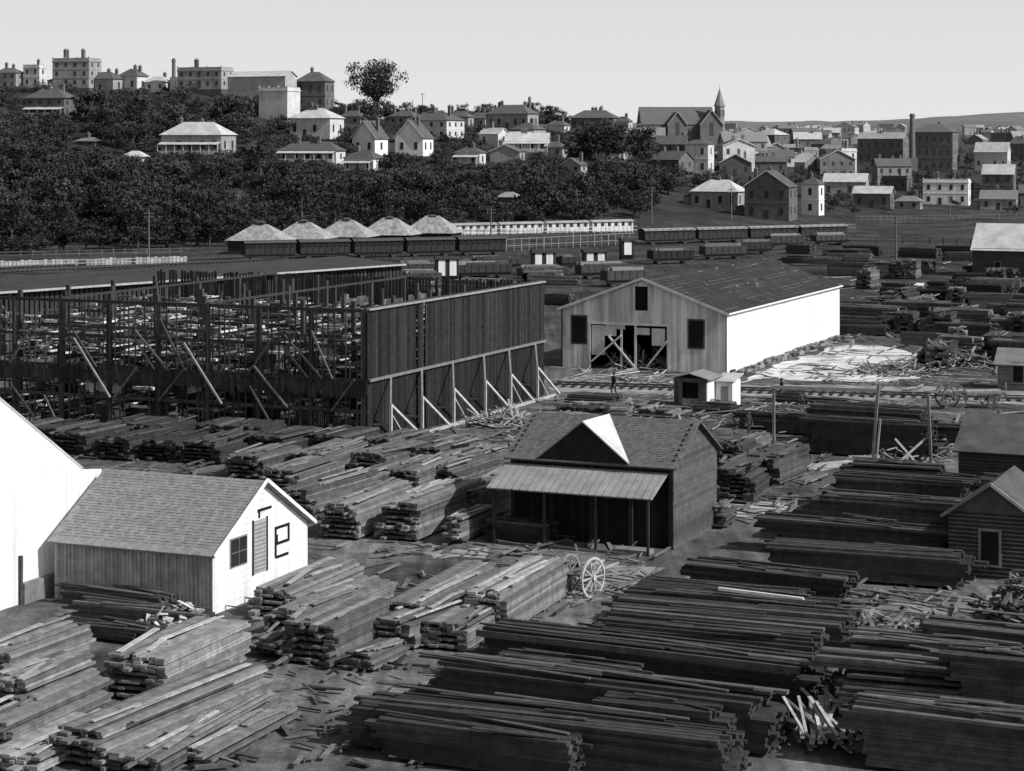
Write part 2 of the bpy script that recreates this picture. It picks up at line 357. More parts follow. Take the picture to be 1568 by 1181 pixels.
r=g.part('roof',mat('office_roof',.2,.35,3.,.7)); gable_roof(r,A,Hh,Lh,G,Lg,zE,zP,.25,.08)
for k in range(1,26):
    t=k/26; p=A-Hh*.25+G*(Lg/2*t)+Z*(zE+(zP-zE)*t+.085); i=U(0,.2)
    while i<Lh+.1: r.beam(p+Hh*i,p+Hh*(i+.33),.03,.015,U(.5,1.2)); i+=U(.34,.5)
b=g.part('barge_boards',WHITE); q=A-Hh*.29
pk=q+G*Lg/2+Z*(zP+.12)
b.beam(q-G*.3+Z*(zE-.07),pk,.05,.16); b.beam(pk,q+G*(Lg+.3)+Z*(zE-.07),.05,.16)
window(g,A+G*1.45+Z*1.75,G,NR,1.3,1.15,.06,mat('grey_trim',.2,.2,3.),GLASS,True)
dp=g.part('door',mat('door_grey',.3,.2,3.)); dp.box(A+G*3.35+Z*1.1+NR*.01,G*1.05,Z*2.3,NR*.04); 
for i in range(12): dp.box(A+G*3.42+Z*(1.2+i*.18)+NR*.05,G*.9,Z*.05,NR*.02,.6)
dp.box(A+G*3.25+Z*1.05+NR*.01,G*.08,Z*2.4,NR*.06,.1); dp.box(A+G*4.45+Z*1.05+NR*.01,G*.08,Z*2.4,NR*.06,.1)
sg=g.part('painted_sign_letter',DARK)
def bar(u0,u1,z0,z1): sg.box(A+G*u0+Z*(z0+.62)+NR*.012,G*(u1-u0),Z*(z1-z0),NR*.025)
bar(3.7,4.9,3.12,3.24); bar(3.78,3.9,2.85,3.12)
bar(5.2,6.5,2.1,2.22);bar(6.36,6.5,1.4,2.1);bar(5.34,6.36,1.4,1.52);bar(5.2,5.34,.85,2.1);bar(5.34,6.4,.8,.92);bar(5.34,5.46,1.52,1.85)
g.done()
# ---- tall white store at left
g=Grp('white_store_building'); C=A+Hh*8.75; E=C+G*3.06
w=g.part('gable_walls',WHITE)
w.prism([C-G*13.5,C+G*3.06,C+G*3.06+Z*5.2,C-G*5.2+Z*10.5,C-G*13.5+Z*5.2],Hh*.2)
w.prism([C+G*3.07,C+G*4.6,C+G*4.6+Z*4.95,C+G*3.07+Z*5.15],Hh*.2)
w.box(C-G*13.5+Hh*.2,Hh*14,G*.2,Z*5.2,.9)
for i in range(13): w.box(C+G*(-13+i*1.24)+NR*.002,G*.02,Z*5.1,NR*.006,.93)
r=g.part('roof',LIRON); gable_roof(r,C-G*13.5+Hh*.1,Hh,14,G,16.56,5.2,10.5,.12,.1)
t=g.part('plinth',GWOOD); t.box(C-G*1.5+NR*.02,NR*.25,G*3.4,Z*.9,1.6)
t.box(C-G*1.6+NR*.02,NR*.14,G*.14,Z*2.1,.6)
g.done()
# ---- central open shed
g=Grp('open_front_timber_shed'); O=P(1030,842); Lh,Lg,zE,zP=8.6,6.8,4.1,5.85
w=g.part('weatherboard_end',GWOOD)
for side,N2 in ((0,NR),(Lh,Hh)):
    B=O+Hh*side
    k=0.
    while k<zP-.12:
        if k<zE: u0,u1=0,Lg
        else: f=(k-zE)/(zP-zE); u0,u1=Lg/2*f,Lg-Lg/2*f
        w.box(B+G*u0+Z*k,G*(u1-u0),Z*.19,N2*U(.04,.06),U(.5,.9)); w.box(B+G*u0+Z*k-N2*.05,G*(u1-u0),Z*.21,N2*.045,.3); k+=.2
bk=g.part('back_wall',DWOOD); bk.box(O+G*Lg,Hh*Lh,-G*.1,Z*zE)
fr=g.part('front_posts',DWOOD)
for i in range(5): fr.box(O+Hh*(i*(Lh-.2)/4),Hh*.2,G*.2,Z*zE,.8)
for i in range(int(Lh/.25)-1):
    if R()<.95: fr.box(O+Hh*(.2+i*.25)+G*.22,Hh*.24,G*.05,Z*(zE-.1),U(.3,.6))
fr.box(O+Z*(zE-.25)-G*.02,Hh*Lh,-G*.08,Z*.25,.8)
r=g.part('roof',mat('shed_shingles',.1,.4,3.)); gable_roof(r,O,Hh,Lh,G,Lg,zE,zP,.3,.08)
for k in range(1,20):
    t=k/20; p=O-Hh*.3+G*(Lg/2*t)+Z*(zE+(zP-zE)*t+.085); i=U(0,.3)
    while i<Lh+.2: r.beam(p+Hh*i,p+Hh*(i+.35),.03,.015,U(.5,1.3)); i+=U(.36,.55)
cc=O+Hh*4.6-G*.35; pk=cc+Z*6.1; rb=O+Hh*4.6+G*Lg/2+Z*6.02
l=cc+Hh*2.5+Z*4.12; rr=cc-Hh*2.5+Z*4.12
wr=g.part('gable_roof',LIRON); wr.slab([pk,rr,rb],.06,1.25); wr.slab([pk,rb,l],.06,.3)  # sunlit slope lightened and the other darkened in the colour itself
g.part('gable_face',DWOOD).prism([l+G*.1,rr+G*.1,pk+G*.1-Z*.1],G*.08,.5)
aw=g.part('awning',IRON); a0=O+Hh*.2-G*.1+Z*3.75; aw.slab([a0,a0+Hh*8.6,a0+Hh*8.8-G*2.1-Z*.95,a0+Hh*.1-G*2.1-Z*.95],.07,1.4)
for i in range(22): p=a0+Hh*(.2+i*.4); aw.beam(p+Z*.01,p-G*2.1-Z*.93,.03,.03,1.1)
for i in range(4): p=O+Hh*(.5+i*2.7)-G*2.05; fr.box(p,Hh*.12,G*.12,Z*2.8,1.2)
fl=g.part('loading_step',WOOD); fl.box(O+Hh*.6-G*1.9,Hh*1.8,G*.9,Z*.22,.6); fl.box(O+Hh*2.6-G*2.1+Z*.02,Hh*5.8,G*.2,Z*.12,.3)
g.done()
S(835,838,1.4,3,1.0,'h',.12)
# ---- big timber storage frame
g=Grp('timber_drying_shed'); O=P(563,682); Lh,Lg,zT,zM=36.,30.,8.9,4.25
sw=g.part('side_wall_boards',DWOOD)
n=int(Lg/.3)
for i in range(n):
    if R()<.02: continue
    sw.box(O+G*(i*.3),G*U(.24,.28),Hh*.06,Z*(zM+U(-.05,0)),U(.3,.8))
    sw.box(O+G*(i*.3)+Z*zM,G*U(.24,.28),Hh*.06,Z*(zT-zM+U(-.1,.05)),U(.35,1.2))
lt=g.part('rails_and_braces',mat('pale_timber',.3,.3,2.))
lt.beam(O+Z*zT-Hh*.05,O+G*Lg+Z*zT-Hh*.05,.25,.12,.8); lt.beam(O+Z*zM-Hh*.14,O+G*Lg+Z*zM-Hh*.14,.14,.18,.5)
lt.beam(O-Hh*1.3+Z*.15+G*1,O-Hh*1.3+G*(Lg-1)+Z*.15,.22,.2,1.1)
t=.8
while t<27:
    b0=O-Hh*1.3+G*t; lt.beam(b0,b0+Z*2.7,.17,.17,1.2)
    lt.beam(b0+Z*2.7,O-Hh*.15+G*(t+2.3)+Z*zM,.12,.12,.6)
    lt.beam(b0+Z*2.65,b0+G*4.4+Z*.15,.15,.15,1.4); lt.beam(b0+Z*1.3,O+Z*1.3+G*t,.1,.1,.6)
    if R()<.7: lt.beam(b0+Z*2.0+G*.1,b0+G*2.2+Z*.15,.1,.1,1.0)
    t+=U(4.6,5.4)
fr=g.part('frame_posts',mat('frame_timber',.045,.4,2.))
for dpt in (0,6,12,18,24,29.8):
    i=0
    while i*4<Lh:
        b0=O+Hh*(i*4+.15)+G*dpt; fr.box(b0,Hh*.28,G*.28,Z*zT,U(.7,1.3)); i+=1
    for zz in ((zM,zT-.1,6.4,2.2) if dpt<1 else (zM,6.4,2.2)): fr.beam(O+G*(dpt+.1)+Z*zz,O+G*(dpt+.1)+Hh*Lh+Z*zz,.16,.22,U(.7,1.4))
for i in range(10):
    fr.beam(O+Hh*(i*4+.2)+Z*(zM+.2),O+Hh*(i*4+.2)+G*Lg+Z*(zM+.2),.14,.2,.8)
    if i%3==0: fr.beam(O+Hh*(i*4+.2)+Z*(zT+.05),O+Hh*(i*4+.2)+G*Lg+Z*(zT+.05),.14,.16,.8)
for i in range(int(Lh/.42)):
    x=i*.42+U(-.1,.1)
    if R()<.8: fr.box(O+Hh*x-G*.02+Z*(zM+.1),Hh*.08,G*.07,Z*(zT-zM-.2)*(1 if R()<.7 else U(.3,.8)),U(.4,1.6))
    if R()<.6: fr.box(O+Hh*x-G*.02,Hh*.09,G*.07,Z*(zM-.1),U(.4,1.2))
for dpt in (9,15,21):
    for i in range(int(Lh/.8)):
        if R()<.7: fr.box(O+Hh*(i*.8+U(0,.3))+G*dpt,Hh*.1,G*.1,Z*U(4,8.6),U(.4,1.5))
i=0.
while i<Lh:
    fr.box(O+Hh*i-G*.12+Z*(3.2+U(-.2,.2)),Hh*.22,G*.05,Z*1.0,U(.4,1.)); i+=.26
i=0.
while i<Lh:
    if R()<.93: fr.box(O+Hh*i+G*Lg+Z*(6.6+U(-.1,.1)),Hh*.24,G*.05,Z*2.3,U(.5,1.2))
    if R()<.75: fr.box(O+Hh*i+G*(Lg-.1)+Z*0,Hh*.27,G*.05,Z*4.6,U(.4,1.))
    if R()<.6: fr.box(O+Hh*i+G*19.+Z*0,Hh*.27,G*.05,Z*U(2,4.2),U(.4,1.))
    i+=.3
for _ in range(60):
    dpt=random.choice([-.1,6,12,18]); x=U(0,Lh-4); z0=random.choice([0,2.2,zM,zM]); z1=z0+U(2,4); s=random.choice([-1,1])*U(1.2,3)
    fr.beam(O+Hh*(x+2)+G*dpt+Z*z0,O+Hh*(x+2+s)+G*dpt+Z*min(z1,zT),.12,.12,U(.7,3))
for x in (11,20,33): lt.beam(O+Hh*x-G*.2+Z*2.2,O+Hh*(x+3)-G*.2+Z*6.2,.12,.12,.9)
rk=g.part('stored_boards',WOOD)
for _ in range(3000):
    x=U(.5,Lh-2); dpt=U(.8,28); lv=random.choice([0,0,2.3,2.3,4.5,4.5,4.5,6.5]); zz=lv+U(.05,1.5 if lv<6 else .6)
    tn=U(.05,.5) if R()<.62 else U(.6,2.2)
    if R()<.4: rk.box(O+Hh*x+G*dpt+Z*zz,Hh*U(.1,.3),G*U(1,2.5),Z*U(.04,.12),tn)
    else: rk.box(O+Hh*x+G*dpt+Z*zz,Hh*U(.4,1.8),G*U(.1,.4),Z*U(.05,.2),tn)
for _ in range(170):
    x=U(.5,Lh-2); dpt=U(1,27); rk.box(O+Hh*x+G*dpt+Z*random.choice([0,0,2.3,4.5]),Hh*U(.6,2.2),G*U(1,3),Z*U(.5,1.7),U(.05,.25))
wp=g.part('canvas_screens',WHITE)
for (x,z0,w_,h_,dd) in [(19.5,2.5,2.8,.8,.3),(3,6.6,2.2,1.3,27),(6,6.6,2.4,1.,26.),(8.9,6.7,1.8,1.2,27.5),(11,6.6,2,.9,27),(0.6,6.5,1.4,1.4,26.5),(14,6.8,2.5,.8,27)]:
    nn=int(w_/.35)
    for j in range(nn): wp.box(O+Hh*(x+j*.37)+G*(dd+U(0,.1))+Z*(z0+U(-.1,.1)),Hh*.33,G*.04,Z*h_*U(.7,1.05),U(.5,1)); 
g.done()
# ---- white shed with battened roof
g=Grp('white_gable_warehouse'); O=P(1113,573); Lh,Lg,zE,zP=15.3,37.7,5.15,7.85
w=g.part('side_wall',WHITE); w.box(O,G*Lg,Hh*.15,Z*zE)
for i in range(19): w.box(O+G*(i*2)+NR*.002,G*.04,Z*(zE-.1),NR*.012,.94)
gw=g.part('gable_wall',mat('weathered_pale_boards',.7,.3,.7,.9,0,(1,1,.25),.35))
op0,op1,oz=5.3,12.6,3.9
x=0.
while x<Lh-.01:
    xx=min(.3,Lh-x); top=zE+(zP-zE)*(1-abs(x+xx/2-Lh/2)/(Lh/2)); base=0
    if op0<x+.1<op1: base=oz if not(9.2<x<11.) else oz-.4
    if 7.1<x<8.3:
        gw.box(O+Hh*x+Z*base,Hh*(xx-.012),G*.08,Z*(5.2-base),U(.8,1.08)); gw.box(O+Hh*x+Z*7.3,Hh*(xx-.012),G*.08,Z*(top-7.3),1)
    else: gw.box(O+Hh*x+Z*base,Hh*(xx-.012),G*.08,Z*(top-base),U(.8,1.08))
    x+=.3
dk=g.part('openings',DARK); dk.box(O+Hh*7.0+G*.3+Z*5.1,Hh*1.5,G*.05,Z*2.3)
dk.box(O+Hh*.3+G*30,Hh*(Lh-.6),G*.1,Z*zE)
fr=g.part('opening_frame',WHITE)
fr.box(O+Hh*6.95-G*.06+Z*5.15,Hh*.12,G*.05,Z*2.15,.9); fr.box(O+Hh*8.35-G*.06+Z*5.15,Hh*.12,G*.05,Z*2.15,.9)
fr.box(O+Hh*5.2-G*.06+Z*oz,Hh*7.5,G*.05,Z*.2); 
for x in (5.2,8.2,9.5,12.5): fr.box(O+Hh*x-G*.07,Hh*.2,G*.05,Z*oz,.8)
fr.beam(O+Hh*5.4+Z*2.6-G*.1,O+Hh*7.2+Z*.4-G*.1,.14,.14,.7); fr.beam(O+Hh*8.4+Z*.3-G*.1,O+Hh*10.8+Z*2.9-G*.1,.14,.14,.8);fr.beam(O+Hh*9.6+Z*3-G*.1,O+Hh*12.4+Z*.6-G*.1,.14,.14,.9)
for x0,z0,h0 in ((11.2,1.2,2.6),(10.1,2.9,.8),(7.0,3.1,.6),(5.6,2.2,1.5)): fr.box(O+Hh*x0-G*.02+Z*z0,Hh*1.2,G*.05,Z*h0,.8)
for x in (2.1,12.95):
    window(g,O+Hh*(x+1.3)+Z*2.2,-Hh,NF,1.3,2.3,.14,GWOOD,DARK,False)
gw2=g.part('left_wall',GWOOD); gw2.box(O+Hh*(Lh-.15),G*Lg,Hh*.15,Z*zE)
gw2.box(O+G*(Lg-.1),Hh*Lh,G*.1,Z*zE)
r=g.part('roof',mat('tarred_roof',.028,.5,.4,.8))
gable_roof(r,O,G,Lg,Hh,Lh,zE,zP,.25,.08)
for k in range(1,16):
    for sgn in (0,1):
        f=k/16; base=O-G*.3+(Hh*(Lh/2*f) if not sgn else Hh*(Lh-Lh/2*f))+Z*(zE+(zP-zE)*f+.1)
        a=0.
        while a<Lg:
            l=U(2,9)
            if R()<.75: r.beam(base+G*a,base+G*min(a+l,Lg+.4),.08,.06,U(1.,3.2))
            a+=l+U(0,1.5)
for _ in range(26):
    f=U(.3,.95); a=U(8,Lg-3); base=O+G*a+Hh*(Lh/2*f)+Z*(zE+(zP-zE)*f+.14); r.beam(base,base+G*U(.3,1.2)+Hh*U(-.3,.6)+Z*.1,.12,.04,U(2,8))
b=g.part('barge_boards',WHITE); q=O-G*.3
b.beam(q-Hh*.3+Z*(zE-.06),q+Hh*Lh/2+Z*(zP+.15),.05,.22,.75); b.beam(q+Hh*Lh/2+Z*(zP+.15),q+Hh*(Lh+.3)+Z*(zE-.06),.05,.22,.75)
b.beam(O-Hh*.27+Z*(zE+.02)-G*.2,O-Hh*.27+G*(Lg+.2)+Z*(zE+.02),.06,.14)
sk=g.part('debris_base',WOOD)
for _ in range(140): p=O+G*U(0,Lg)-Hh*U(.1,1.4); sk.box(p,G*U(.4,2),Hh*.2,Z*U(.05,.35),U(.1,.9))
for _ in range(120): p=O+Hh*U(4,12)+G*U(.5,8); sk.beam(p,p+Vector((U(-1.5,1.5),U(-1,1),U(0,1.6))),.15,.06,U(.3,2.2))
g.done()
# ---- weighbridge hut
g=Grp('weighbridge_hut'); O=P(1083,630); a,b_,zE=2.6,2.6,2.4
g.part('white_wall',WHITE).box(O,G*b_,Hh*.1,Z*zE)
w=g.part('board_walls',GWOOD)
for i in range(8):
    if i not in(2,3,4,5): w.box(O+Hh*(.1+i*.31),Hh*.29,G*.06,Z*zE,U(.6,1.6))
    else: w.box(O+Hh*(.1+i*.31),Hh*.29,G*.06,Z*.9,U(1,3.)); 
w.box(O+Hh*a,G*b_,-Hh*.1,Z*zE); w.box(O+G*b_,Hh*a,-G*.1,Z*zE); w.box(O+Z*(zE-.3)-G*.02,Hh*a,G*.1,Z*.3,1)
gable_roof(g.part('roof',IRON),O,G,b_,Hh,a,zE,zE+.35,.3,.06,1.2)
g.done()
g=Grp('small_white_shed'); O=P(1090,627)+G*.6-Hh*.1
g.part('walls',WHITE).box(O,-Hh*1.3,G*2.0,Z*2.1); g.part('roof',LIRON).slab([O+Z*2.1-G*.2+Hh*.1,O+Z*2.1-G*.2-Hh*1.5,O+Z*2.5+G*2.2-Hh*1.5,O+Z*2.5+G*2.2+Hh*.1],.07); g.part('door',GREYR).box(O-Hh*.4-G*.04,-Hh*.6,G*.03,Z*1.7); g.done()
# ---- right-edge weatherboard huts
def wb_hut(px,py,a,b_,zE,zP,ridge='g',wm=GWOOD,rm=SLATE,name='weatherboard_hut',win=True,sh=.8):
    g=Grp(name); O=P(px,py); w=g.part('weatherboards',wm)
    k=0.
    while k<zE: 
        w.box(O+Z*k-G*.0,Hh*a,G*b_,Z*.17,U(.6,1)*sh); w.box(O+Z*k-G*.025+Hh*.0,Hh*a,G*.02,Z*.05,1.4*sh); k+=.19
    if ridge=='g':
        gable_wall(w,O,Hh,a,zE,zP,NF,.1,sh); gable_wall(w,O+G*b_,Hh,a,zE,zP,G,.1,sh); gable_roof(g.part('roof',rm),O,G,b_,Hh,a,zE,zP,.3,.09)
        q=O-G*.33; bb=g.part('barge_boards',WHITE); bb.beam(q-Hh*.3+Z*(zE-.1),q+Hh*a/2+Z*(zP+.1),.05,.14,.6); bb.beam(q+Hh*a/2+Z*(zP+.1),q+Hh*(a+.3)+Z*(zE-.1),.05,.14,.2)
    else:
        gable_wall(w,O,G,b_,zE,zP,NR,.1,sh); gable_wall(w,O+Hh*a,G,b_,zE,zP,Hh,.1,sh); gable_roof(g.part('roof',rm),O,Hh,a,G,b_,zE,zP,.3,.09)
    if win: window(g,O+Hh*(a*.62)+Z*.7-G*.03,-Hh,NF,.8,1.5,.12,mat('grey_trim',.2,.2,3.),DARK,False)
    return g.done()
wb_hut(1585,893,3.9,5.5,2.9,4.3)
wb_hut(1640,770,6.2,7,2.6,4.2,'h',DWOOD,SLATE,'dark_timber_hut',False,1.6)
wb_hut(1580,425,8.6,9,4.0,7.6,'h',BRICK,LIRON,'pale_roofed_store',True,.6)
wb_hut(1590,600,3.2,3,2.2,3.2,'h',GWOOD,IRON,'yard_hut',True,1.5)
# ---- long goods shed behind drying shed
g=Grp('railway_goods_shed'); a=P(-60,447,6.2); b=P(615,401,6.2); a.z=b.z=0; D=(b-a).normalized(); Nn=Vector((D.y,-D.x,0)); LL=(b-a).length
w=g.part('slatted_wall',DWOOD); i=0.
while i<LL: w.box(a+D*i+Z*1.,D*.42,Nn*.05,Z*5,U(.4,1.6)); i+=.6
w.box(a-Nn*.3,D*LL,-Nn*.1,Z*5.9,.7)
g.part('roof',mat('goods_roof',.04,.3,.4)).slab([a+Nn*.6+Z*6.0,b+Nn*.6+Z*6.0,b-Nn*9+Z*6.6,a-Nn*9+Z*6.6],.15)
g.part('gutter',WHITE).beam(a+Nn*.68+Z*5.95,b+Nn*.68+Z*5.95,.1,.2,.5)
g.done()
# ---------------------------------------------------------------- railway
def rail_pair(name,p,q):
    mb=MB(); d=(q-p).normalized(); n=Vector((d.y,-d.x,0))
    for s in(-.75,.75): mb.beam(p+n*s+Z*.22,q+n*s+Z*.22,.07,.14,1.)
    i=0.; L=(q-p).length
    while i<L: mb.box(p+d*i-n*1.2+Z*.02,d*.24,n*2.4,Z*.13,.8); i+=.8
    mb.obj(name,STEEL)
rail_pair('railway_track',P(-150,418),P(1300,352)); rail_pair('railway_track',P(-150,424),P(1320,356)); rail_pair('railway_track',P(560,436),P(1300,372))
rail_pair('siding_track',P(850,590),P(1750,618))
def wagon(name,p,q,body,h=2.3,wd=2.4,roofm=SLATE,panels=0,win=0,sh=1.,pm=WHITE,opn=False):
    g=Grp(name); d=(q-p); L=d.length; d.normalize(); n=Vector((d.y,-d.x,0)); o=p-n*0
    bd=g.part('body',body); bd.box(o+Z*1.0,d*L,-n*wd,Z*h,sh)
    k=0.
    while k<=L-.1: bd.box(o+d*k+Z*1.0,d*.1,n*.05,Z*h,sh*.6); k+=1.1
    bd.box(o+Z*.85+n*.02,d*L,-n*(wd+.04),Z*.15,.5)
    if opn:
        ld=g.part('timber_load',WOOD)
        for j in range(9): ld.box(o+d*U(0,L*.2)-n*(.1+.25*j)+Z*(1.0+h+.01),d*L*U(.5,.8),-n*.22,Z*U(.05,.5),U(.15,.8))
    else:
        r=g.part('roof',roofm)
        for t0,t1,z0,z1 in ((-.62,-.3,0,.32),(-.3,0,.32,.42),(0,.3,.42,.32),(.3,.62,.32,0)):
            A0=o-n*wd/2+n*(-t0*wd)+Z*(1+h+z0)-d*.15; B0=o-n*wd/2+n*(-t1*wd)+Z*(1+h+z1)-d*.15
            r.slab([A0,A0+d*(L+.3),B0+d*(L+.3),B0],.06)
    if panels:
        for i in range(panels):
            c=L*(i+.5)/panels; g.part('white_doors',pm).box(o+d*(c-L*.3/panels)+Z*1.1+n*.055,d*(L*.6/panels),n*.03,Z*(h-.2))
    for i in range(win):
        c=L*(i+.5)/win; g.part('windows',GLASS).box(o+d*(c-.35)+Z*2.1+n*.055,d*.7,n*.02,Z*.8)
    wh=g.part('wheels',STEEL)
    for c in (L*.18,L*.82):
        for s in (.35,wd-.35): wh.cyl(o+d*c-n*s+Z*.5-n*.05,o+d*c-n*s+Z*.5+n*.05,.48,.48,12)
    wh.box(o+Z*.55-n*.2,d*L,-n*.15,Z*.3); g.done()
def train(name,x0,y0,x1,y1,k,**kw):
    a=P(x0,y0); b=P(x1,y1); d=(b-a).normalized(); L=(b-a).length/k
    for i in range(k): wagon(name,a+d*(L*i+.4),a+d*(L*(i+1)-.4),**kw)
train('railway_carriage',372,399,778,390,5,body=DWOOD,h=1.9,win=8,roofm=mat('carriage_roof',.06,.2,1.))
train('pale_railway_carriage',690,368,972,360,4,body=RENDER,h=2.0,win=6,roofm=GREYR)
train('railway_carriage',985,375,1300,366,4,body=DWOOD,h=1.7,win=7,roofm=mat('carriage_roof_pale',.2,.2,1.))
for (x,y,n_) in [(668,434,2),(816,422,2),(895,421,2),(952,400,1)]:
    p=P(x,y); q=p+Vector((.95,.12,0))*((36*p.y/F) if n_==2 else 20*p.y/F); wagon('goods_wagon',p,q,body=DWOOD,h=2.4,panels=n_,roofm=DWOOD)
for x,y,w_ in [(615,424,60),(730,415,75),(860,412,30),(1000,405,70),(1080,398,70),(700,428,90),(800,432,80),(890,428,90),(1180,380,60),(1250,376,60),(620,440,60),(930,440,70),(1130,390,60)]:
    p=P(x,y); wagon('open_goods_wagon',p,p+Vector((.93,.35,0)).normalized()*(w_*p.y/F),body=DWOOD,h=U(.8,1.3),roofm=DWOOD,sh=U(.5,2.),opn=True)
def fence(name,x0,y0,x1,y1,h,m,sp=1.,pal=False,sh=1.):
    a=P(x0,y0) if y0>376 else locate(x0,y0); b=P(x1,y1) if y1>376 else locate(x1,y1); mb=MB(); L=(b-a).length; d=(b-a)/L
    i=0.
    while i<L: mb.box(a+d*i,d*(.16 if not pal else .5),Vector((0,.08,0)),Z*h*U(.85,1.05),sh*U(.5,1.2)); i+=sp*(1 if R()<.93 else random.choice([2,3]))
    for zz in (h*.35,h*.82): mb.beam(a+Z*zz,b+Z*zz,.08,.1,sh)
    mb.obj(name,m)
fence('white_paling_fence',-60,411,285,402,1.1,WHITE,.62,True,.5)
fence('dark_rail_fence',-60,396,290,388,1.2,GWOOD,2.,False,1)
fence('white_rail_fence',690,362,975,356,1.6,RENDER,1.6,False,1)
fence('trestle_fence',775,384,1020,372,2.6,mat('grey_posts',.2,.3,1.),1.9,False,1)
fence('rail_fence',975,372,1310,352,1.5,GWOOD,1.8,False,1.5)
fence('rail_fence',1310,340,1640,334,1.6,GWOOD,1.9,False,.9)
fence('rail_fence',1300,372,1640,378,1.4,GWOOD,2.6,False,.8)
for i in range(5):
    g=Grp('hip_roofed_market_shed'); p=P(428+66*i,398-3.4*i-8); w_=9.6; d_=7.
    X=Vector((-.97,.24,0)); Y=Vector((.24,.97,0))
    g.part('walls',DWOOD).box(p,X*w_,Y*d_,Z*2.4,.9)
    hip_roof(g.part('roof',mat('ribbed_roof',.3,.35,.9,.9,0,None,.4)),p,X,w_,Y,d_,2.4,5.2+.1*i,.5)
    c=p+X*w_/2+Y*d_/2+Z*5.0; g.part('ridge_vent',SLATE).box(c-X*.6-Y*.3,X*1.2,Y*.6,Z*.5); 
    hip_roof(g.part('vent_cap',SLATE),c-X*.6-Y*.3+Z*.5,X,1.2,Y,.6,0,.35,.2)
    g.done()
def pole(px,py,hpx,name='telegraph_pole',arms=2):
    p=P(px,py) if py>376 else locate(px,py); h=hpx*p.y/F; mb=MB(); mb.cyl(p,p+Z*h,.16,.1,8)
    for i in range(arms): mb.beam(p+Z*(h-.5-.6*i)-Vector((.9,0,0)),p+Z*(h-.5-.6*i)+Vector((.9,.3,0)),.1,.12); 
    for i in range(arms):
        for s in (-.8,-.4,.4,.8): mb.cyl(p+Z*(h-.45-.6*i)+Vector((s,.1*s,0)),p+Z*(h-.3-.6*i)+Vector((s,.1*s,0)),.04,.04,6)
    mb.obj(name,mat('pole_wood',.12,.3,1.))
for a in [(228,392,70),(548,370,30),(752,372,55),(883,340,50),(1372,402,72),(998,345,60),(1120,338,50),(1215,335,42),(1455,336,40)]: pole(*a)
pole(647,180,44,'flagpole',1); pole(632,182,32,'flagpole',0); pole(640,180,26,'flagpole',0)
